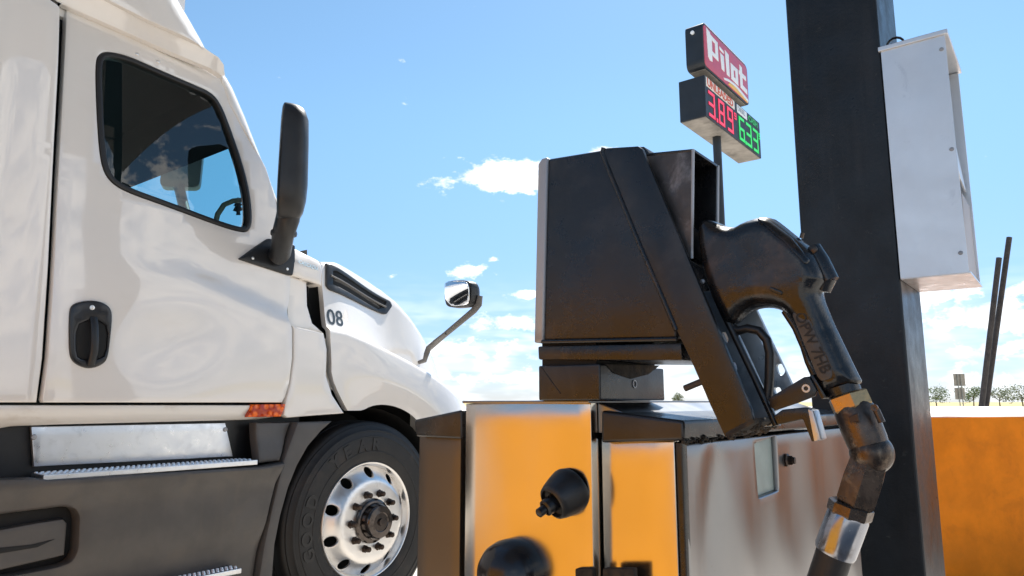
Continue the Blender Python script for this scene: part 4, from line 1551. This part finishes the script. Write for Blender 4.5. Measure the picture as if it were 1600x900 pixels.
axis_lathe(bm, (1360, 712), (1336, 788), [(33 * PX, 0), (35 * PX, .3), (36 * PX, .42), (36 * PX, .92), (33 * PX, 1)], 6, .15)
obj('swivel_hex', bm, 'bronze', hose, 20)
bm = bmesh.new()
axis_lathe(bm, (1369, 640), (1378, 660), [(6 * PX, 0), (6 * PX, 1)], 10, 0, NO + .02, NO + .02)
lathe(bm, HP(1367, 637, NO + .024), -U, [(6 * PX, 0), (6 * PX, .003), (3 * PX, .003), (0, .002)], 14)
obj('lock_screw', bm, 'bronze', hose, 40)
bm = bmesh.new()
prism(bm, [HP(x, y, NO + .0325) for x, y in ((1325, 651), (1340, 645), (1343, 658), (1328, 661))], U * .004, .001)
obj('stamp_plate', bm, 'nut', hose)
bm = bmesh.new()
axis_lathe(bm, (1331, 786), (1326, 806), [(33 * PX, 0), (38 * PX, .15), (38 * PX, .85), (36 * PX, 1)], 8, .2)
obj('collar', bm, 'bronze', hose, 25)
bm = bmesh.new()
axis_lathe(bm, (1328, 800), (1304, 864), [(33 * PX, 0), (35.5 * PX, .1), (36 * PX, .92), (34 * PX, 1)], 32)
obj('ferrule', bm, 'chrome', hose, 40)
bm = bmesh.new()
pts = [HP(1306, 858, NO), HP(1296, 888, NO), HP(1282, 930, NO), HP(1268, 990, NO + .01), HP(1258, 1080, NO + .02), HP(1262, 1200, NO + .03), HP(1290, 1420, NO + .02), HP(1340, 1700, NO)]
tube(bm, pts, 31 * PX, 20)
obj('hose_line', bm, 'hose', hose, 60)

# ------------------------------------------------------------------ canopy column, towel box, canopy
c0 = at(1408, 450, 1.95)
CB = V((c0.x, c0.y, .004))
lw = -(on_plane(1256, 450, c0, U) - c0).dot(N)
rw = (on_plane(1437, 450, c0, N) - c0).dot(U)
bm = bmesh.new()
box(bm, CB - N * lw, N * lw, U * rw, UZ * 4.99, .008, 3)
tag(obj('canopy_column', bm, 'column_paint'), 'tall dark steel canopy column with the white box on its side', 'column')
b0 = on_plane(1495, 240, c0 - U * .004, U)
bl = (b0 - c0).dot(N) - .001
br = .30
zt_ = on_plane(1480, 51, b0, U).z
zb_ = on_plane(1511, 426, b0, U).z
BX = V((b0.x, b0.y, zb_))
tbx = thing('towel_box', BX - N * bl, atan2(U.y, U.x), 'white metal box with open front mounted on the dark canopy column', 'metal box')
hh = zt_ - zb_
bm = bmesh.new()
box(bm, BX - N * bl + UZ * .01 + U * .006, N * (bl - .03), U * (br - .012), UZ * (hh - .02), .003)
obj('back_box', bm, 'white_metal', tbx)
bm = bmesh.new()
box(bm, BX - N * bl * 1.0, N * bl, U * .003, UZ * hh, .001)
obj('side_wall', bm, 'white_metal', tbx)
bm = bmesh.new()
box(bm, BX - N * bl + U * (br - .003), N * bl, U * .003, UZ * hh, .001)
obj('side_wall', bm, 'white_metal', tbx)
bm = bmesh.new()
box(bm, BX - N * (bl + .006) - U * .006 + UZ * (hh - .004), N * (bl + .014), U * (br + .012), UZ * .014, .002)
obj('lid', bm, 'white_metal', tbx)
bm = bmesh.new()
box(bm, BX - N * bl + U * .002 + UZ * -.002, N * (bl + .004), U * (br - .004), UZ * .006, .001)
obj('bottom', bm, 'alu_step', tbx)
# curved front flap and pocket
def B3(x, y, w): return BX + U * x + UZ * y + N * w
panel('front_back', [(.006, .01), (br - .006, .01), (br - .006, hh * .985), (.006, hh * .985)], B3, 'galvan', tbx, er=.001, thick=.003, grid=.1, wf=lambda x, y: -.026)
panel('front_flap', [(.010, hh * .40), (.07, hh * .46), (.12, hh * .52), (.16, hh * .44), (br * .9, hh * .42), (br * .45, hh * .9), (.010, hh * .9)], B3, 'white_metal', tbx, er=.002, thick=.004, grid=.05, wf=lambda x, y: -.008 - .05 * max(0, y / hh - .4))
panel('front_pocket', [(.05, .012), (br - .006, .012), (br - .006, hh * .36), (.10, hh * .36)], B3, 'sign_back', tbx, er=.002, thick=.004, grid=.05, wf=lambda x, y: -.006)
bm = bmesh.new()
box(bm, BX + U * (br - .012) + UZ * .004, U * .012, -N * .03, UZ * (hh - .01), .001)
obj('front_flange', bm, 'white_metal', tbx)
for (x, y) in ((1471, 77), (1487, 233), (1501, 395)):
    bm = bmesh.new()
    lathe(bm, on_plane(x, y, b0, U), -U, [(.006, 0), (.005, .003), (0, .004)], 8)
    obj('box_screw', bm, 'galvan', tbx, 50)
bm = bmesh.new()
pc = on_plane(1397, 66, b0, U) + U * .02
lp = [pc + N * .022 * cos(a) + UZ * .022 * sin(a) for a in [2 * pi * k / 14 for k in range(13)]]
tube(bm, lp, .0035, 6)
obj('wire_loop', bm, 'steel_boot', tbx, 60)

bm = bmesh.new()
box(bm, UN(-2.6, -1.0, 4.99), U * 6.8, N * 3.7, UZ * .9, .02)
tag(obj('canopy', bm, 'canopy'), 'flat canopy roof carried by the dark column above the island', 'canopy')

# ------------------------------------------------------------------ yellow concrete barriers
def rough_box(bm, o, ex, ey, ez, bev, cuts, amp):
    box(bm, o, ex, ey, ez, bev, 2)
    bmesh.ops.subdivide_edges(bm, edges=[e for e in bm.edges if e.calc_length() > .5], cuts=cuts, use_grid_fill=True)
    for v in bm.verts:
        r = random.Random(int(v.co.x * 9973) * 31 + int(v.co.y * 9973) * 17 + int(v.co.z * 9973))
        v.co += V((r.uniform(-1, 1), r.uniform(-1, 1), r.uniform(-1, 1) * .4)) * amp
def barrier(name, o, ex, ey, h, label, face, m='yellow'):
    """concrete block; only the face named by `face` ('x' far end of ex, 'y' near side) is painted"""
    t = thing(name, o, 0, label, 'barrier', None)
    o = V(o)
    e1, e2 = ex.normalized(), ey.normalized()
    bm = bmesh.new()
    rough_box(bm, o, ex, ey, UZ * (h - .014), .012, 12, .002)
    obj('block', bm, 'concrete', t, 40)
    bm = bmesh.new()
    if face == 'y':
        rough_box(bm, o - e2 * .006 - e1 * .006, ex + e1 * .006, e2 * .02, UZ * (h - .006), .004, 16, .003)
    else:
        rough_box(bm, o + ex - e1 * .014 - e2 * .006, e1 * .02, ey + e2 * .012, UZ * (h - .006), .004, 16, .003)
    obj('painted_face', bm, m, t, 40)
    bm = bmesh.new()
    rough_box(bm, o + UZ * (h - .014) + e1 * .008 + e2 * .008, ex - e1 * .016, ey - e2 * .016, UZ * .014, .003, 30, .005)
    obj('worn_top', bm, 'concrete_top', t)
    return t
hb = at(1460, 651, 3.9).z
e1 = V((cos(radians(12)), sin(radians(12)), 0)); e2 = V((-sin(radians(2)), cos(radians(2)), 0))
oo = at(1425, 651, 3.9)
barrier('concrete_barrier', V((oo.x, oo.y, .004)), e1 * 6.5, e2 * 8.0, hb - .004, 'yellow painted concrete barrier with bleached top, right of the dark column', 'y')
barrier('concrete_barrier', UN(-1.2, -2.45, .004), U * .5, N * 2.1, 1.41, 'sunlit yellow concrete barrier mirrored in the stainless panels', 'x', 'yellow_bright')

# two leaning pipes behind the barrier
for i, (a, b_, r) in enumerate((((1534, 632), (1561, 403), .046), ((1541, 632), (1577, 371), .046))):
    A, B = at(*a, 12.6 + .18 * i), at(*b_, 12.6 + .18 * i)
    d = (A - B) / (A.z - B.z)
    G0 = A - d * A.z
    bm = bmesh.new()
    tube(bm, [G0, A, B], r, 14)
    tag(obj('steel_pipe', bm, 'rust_pipe', None, 50), ('shorter rusty pipe leaning behind the yellow barrier, left one', 'longer rusty pipe leaning behind the yellow barrier, right one')[i], 'pipe', 'pipes behind the barrier')

# ------------------------------------------------------------------ price sign on its pole
q0 = at(1102, 150, 20.0)
SB = V((q0.x, q0.y, 0))
def on_face(px, py): return on_plane(px, py, SB, N)
def on_end(px, py): return on_plane(px, py, SB, U)
pole_c = SB + U * ((on_face(1187, 200) - SB).dot(U) * .38) - N * (-(on_end(1061, 150) - SB).dot(N) * .5)
sign = thing('price_sign', V((pole_c.x, pole_c.y, 0)), atan2(U.y, U.x), 'tall gas station price sign with red Pilot box above 3.89 and 6.33 prices', 'sign')
sl = (on_face(1187, 200) - SB).dot(U)
sd = -(on_end(1061, 150) - SB).dot(N)
z1, z0 = on_face(1102, 118).z, on_face(1102, 180).z
bm = bmesh.new()
box(bm, SB - N * sd + UZ * z0, N * sd, U * sl, UZ * (z1 - z0), .02)
pb = obj('price_box', bm, 'sign_black', sign)
bm = bmesh.new()
box(bm, SB - N * (sd - .03) + UZ * (z0 - .02) + U * .03, N * (sd - .06), U * (sl - .06), UZ * .03)
obj('price_box_underside', bm, 'sign_under', sign)
pz1, pz0 = on_face(1101, 37).z, on_face(1101, 104).z
pl = (on_face(1168, 120) - SB).dot(U)
pd = -(on_end(1071, 70) - SB).dot(N)
bm = bmesh.new()
rp = round_corners([(0, pz0), (0, pz1), (-pd, pz1), (-pd, pz0)], .04)
oo2 = round_corners([(0.0, pz0), (pl, pz0), (pl, pz1), (0, pz1)], .22, 5)
prism(bm, [SB + U * x + UZ * y + N * .0 for x, y in oo2], -N * pd, .015)
obj('name_box', bm, 'sign_black', sign, 40)
bm = bmesh.new()
box(bm, SB - N * (pd - .04) + U * .2 + UZ * (pz0 - .02), N * (pd - .08), U * (pl - .4), UZ * .03)
obj('name_box_underside', bm, 'sign_under', sign)
bm = bmesh.new()
box(bm, SB - N * (pd + .02) + UZ * (pz1 - .0) + U * .2, N * (pd + .02), U * (pl - .4), UZ * .03, .005)
obj('name_box_cover', bm, 'sign_white', sign)
def F3(x, y, w): return SB + U * x + UZ * y + N * w
panel('name_face', inset(oo2, .06), F3, 'sign_red', sign, er=.005, thick=.02, grid=.5, wf=lambda x, y: .012)
PH = pz1 - pz0
def PF(pts): return [(pl * x, pz0 + PH * y) for x, y in pts]
LET = {  # chunky slanted letters in face coordinates (0..1)
 'p': ([(.07, .93), (.145, .90), (.145, .86), (.30, .84), (.30, .40), (.17, .42), (.17, .26), (.12, .24), (.085, .30)], [(.175, .76), (.24, .75), (.24, .50), (.175, .51)]),
 'i': ([(.345, .66), (.425, .65), (.425, .29), (.365, .30)], None),
 'd': ([(.335, .80), (.425, .77), (.425, .71), (.335, .73)], None),
 'l': ([(.455, .84), (.54, .81), (.54, .28), (.475, .28)], None),
 'o': ([(.575, .66), (.74, .66), (.74, .26), (.575, .28)], [(.64, .56), (.68, .56), (.68, .38), (.64, .38)]),
 't': ([(.79, .84), (.85, .82), (.85, .68), (.94, .68), (.94, .57), (.85, .58), (.85, .39), (.955, .37), (.955, .25), (.79, .28), (.79, .58), (.765, .59), (.765, .68), (.79, .68)], None)}
for kk, (o_, h_) in LET.items():
    panel('letter', PF(o_), F3, 'sign_white', sign, [PF(h_)] if h_ else (), er=.006, thick=.012, grid=.4, wf=lambda x, y: .024)
panel('swoosh', PF([(.42, .10), (.52, .15), (.66, .17), (.80, .13), (.97, .07), (.97, .14), (.80, .205), (.66, .235), (.50, .20), (.40, .135)]), F3, 'sign_white', sign, er=.004, thick=.01, grid=.4, wf=lambda x, y: .022)
panel('swoosh', PF([(.50, .075), (.53, .14), (.66, .165), (.80, .125), (.97, .065), (.95, .045)]), F3, 'sign_yellow', sign, er=.004, thick=.01, grid=.4, wf=lambda x, y: .021)
bm = bmesh.new()
lathe(bm, SB - N * pd * .55 + UZ * (pz0 + PH * .8) - U * .0, -U, [(.06, 0), (.06, .05), (.04, .06), (0, .06)], 12)
obj('end_lamp', bm, 'sign_white', sign, 50)
CH = z1 - z0
def CF(pts): return [(sl * x, z0 + CH * y) for x, y in pts]
panel('grade_panel', CF([(.02, .76), (.50, .76), (.50, .985), (.02, .985)]), F3, 'sign_cream', sign, er=.003, thick=.008, grid=.5, wf=lambda x, y: .010)
letters('lettering', 'UNLEADED', CH * .26, lambda x, y, w: F3(sl * .035 + x, z0 + CH * .79 + y, .012 + w), 'sign_orange', sign, .003, .012, scale=(sl * .45 / (CH * .26 * 5.25), 1))
panel('grade_panel', CF([(.545, .76), (.735, .76), (.735, .97), (.545, .97)]), F3, 'sign_white', sign, er=.003, thick=.008, grid=.5, wf=lambda x, y: .010)
letters('lettering', 'DIESEL', CH * .17, lambda x, y, w: F3(sl * .56 + x, z0 + CH * .82 + y, .012 + w), 'sign_grey', sign, .003, .006, scale=(sl * .16 / (CH * .17 * 3.4), 1))
letters('lettering', 'CASH', CH * .22, lambda x, y, w: F3(sl * .76 + x, z0 + CH * .79 + y, .012 + w), 'led_green_dim', sign, .003, .008, scale=(sl * .19 / (CH * .22 * 2.6), 1))
SEG = {'a': ((0, 1), (1, 1)), 'b': ((1, 1), (1, .5)), 'c': ((1, .5), (1, 0)), 'd': ((0, 0), (1, 0)), 'e': ((0, .5), (0, 0)), 'f': ((0, 1), (0, .5)), 'g': ((0, .5), (1, .5))}
DIG = {'3': 'abgcd', '8': 'abcdefg', '9': 'abcdfg', '6': 'afgedc'}
def digit(ch, x0, x1, y0, y1, m, th):
    bm = bmesh.new()
    for sgm in DIG[ch]:
        (ax_, ay), (bx_, by) = SEG[sgm]
        X0, X1 = min(ax_, bx_), max(ax_, bx_)
        Y0, Y1 = min(ay, by), max(ay, by)
        a = F3(sl * (x0 + (x1 - x0) * X0) - th / 2, z0 + CH * (y0 + (y1 - y0) * Y0) - th / 2, .012)
        box(bm, a, U * (sl * (x1 - x0) * (X1 - X0) + th), UZ * (CH * (y1 - y0) * (Y1 - Y0) + th), N * .006)
    obj('digit', bm, m, sign)
for ch, x0, x1 in (('3', .055, .135), ('8', .215, .295), ('9', .365, .445)):
    digit(ch, x0, x1, .10, .65, 'led_red', .095)
for ch, x0, x1 in (('6', .575, .655), ('3', .715, .795), ('3', .85, .93)):
    digit(ch, x0, x1, .10, .65, 'led_green', .095)
digit('9', .485, .515, .52, .66, 'led_red', .04)
digit('9', .962, .985, .52, .66, 'led_green', .04)
for x, m_ in ((.175, 'led_red'), (.685, 'led_green')):
    bm = bmesh.new()
    box(bm, F3(sl * x - .06, z0 + CH * .05, .012), U * .12, UZ * .12, N * .006)
    obj('decimal_point', bm, m_, sign)
bm = bmesh.new()
tube(bm, [pole_c, pole_c + UZ * (pz0 + .1)], .13, 16)
obj('pole', bm, 'sign_black', sign, 60)

# ------------------------------------------------------------------ far things
def tree(px, py_top, Y, w, m, label, seed, cat='tree'):
    rnd = random.Random(seed)
    b_ = at(px, 628, Y)
    top = at(px, py_top, Y).z
    base = V((b_.x, b_.y, 0))
    t = thing('tree', base, 0, label, cat, 'far trees along the field')
    bm = bmesh.new()
    th = top * .45
    tube(bm, [base - UZ * .1, base + V((rnd.uniform(-.1, .1), 0, th * .5)), base + V((rnd.uniform(-.2, .2), 0, th))], [.16, .12, .08], 7)
    cl = []
    for k in range(12):
        a = rnd.uniform(0, 6.28)
        e = base + V((cos(a) * w * rnd.uniform(.1, .42), sin(a) * w * .35, rnd.uniform(.28, .86) * top))
        tube(bm, [base + UZ * th * rnd.uniform(.6, 1), e], [.06, .02], 5)
        cl.append(e)
    obj('trunk', bm, 'bark', t)
    bm = bmesh.new()
    for k in range(1100):
        c = rnd.choice(cl)
        p = c + V((rnd.gauss(0, w * .12), rnd.gauss(0, w * .12), rnd.gauss(0, top * .085)))
        if p.z < top * .12: continue
        d = V((rnd.gauss(0, 1), rnd.gauss(0, 1), rnd.gauss(0, 1))).normalized()
        a, b2, _ = frame_for(d)
        s_ = rnd.uniform(.10, .22)
        bm.faces.new([bm.verts.new(p + a * s_), bm.verts.new(p + b2 * s_ * .7), bm.verts.new(p - a * s_), bm.verts.new(p - b2 * s_ * .7)])
    obj('crown', bm, m, t, recalc=False)
tree(1463, 603, 200, 7, 'leaf', 'green bushy tree on the horizon just right of the dark column', 1)
tree(1521, 603, 190, 7, 'leaf', 'broad green tree on the horizon between road sign and pipes', 2)
tree(1562, 604, 185, 7, 'leaf_pale', 'thin pale tree on the horizon right of the leaning pipes', 3)
tree(1598, 600, 180, 10, 'leaf_pale', 'pale green tree at the right edge of the horizon', 4)
tree(1060, 613, 240, 4, 'leaf_pale', 'tiny tree on the horizon under the black dispenser head', 6)
rs = at(1499, 606, 95)
sgn = thing('road_sign', V((rs.x, rs.y, 0)), 0, 'backs of two road sign panels on posts in the far field', 'road sign')
for (x0, x1, ya, yb) in ((1491, 1507, 584, 603), (1493, 1507, 606, 624)):
    bm = bmesh.new()
    A, B = at(x0, yb, 95), at(x1, ya, 95)
    box(bm, A, V((B.x - A.x, 0, 0)), V((0, .03, 0)), UZ * (B.z - A.z))
    obj('sign_panel', bm, 'sign_back', sgn)
for x in (1497, 1502):
    A = at(x, 600, 94.9)
    bm = bmesh.new()
    tube(bm, [V((A.x, A.y, 0)), V((A.x, A.y, at(x, 584, 94.9).z))], .06, 8)
    obj('post', bm, 'galvan', sgn)
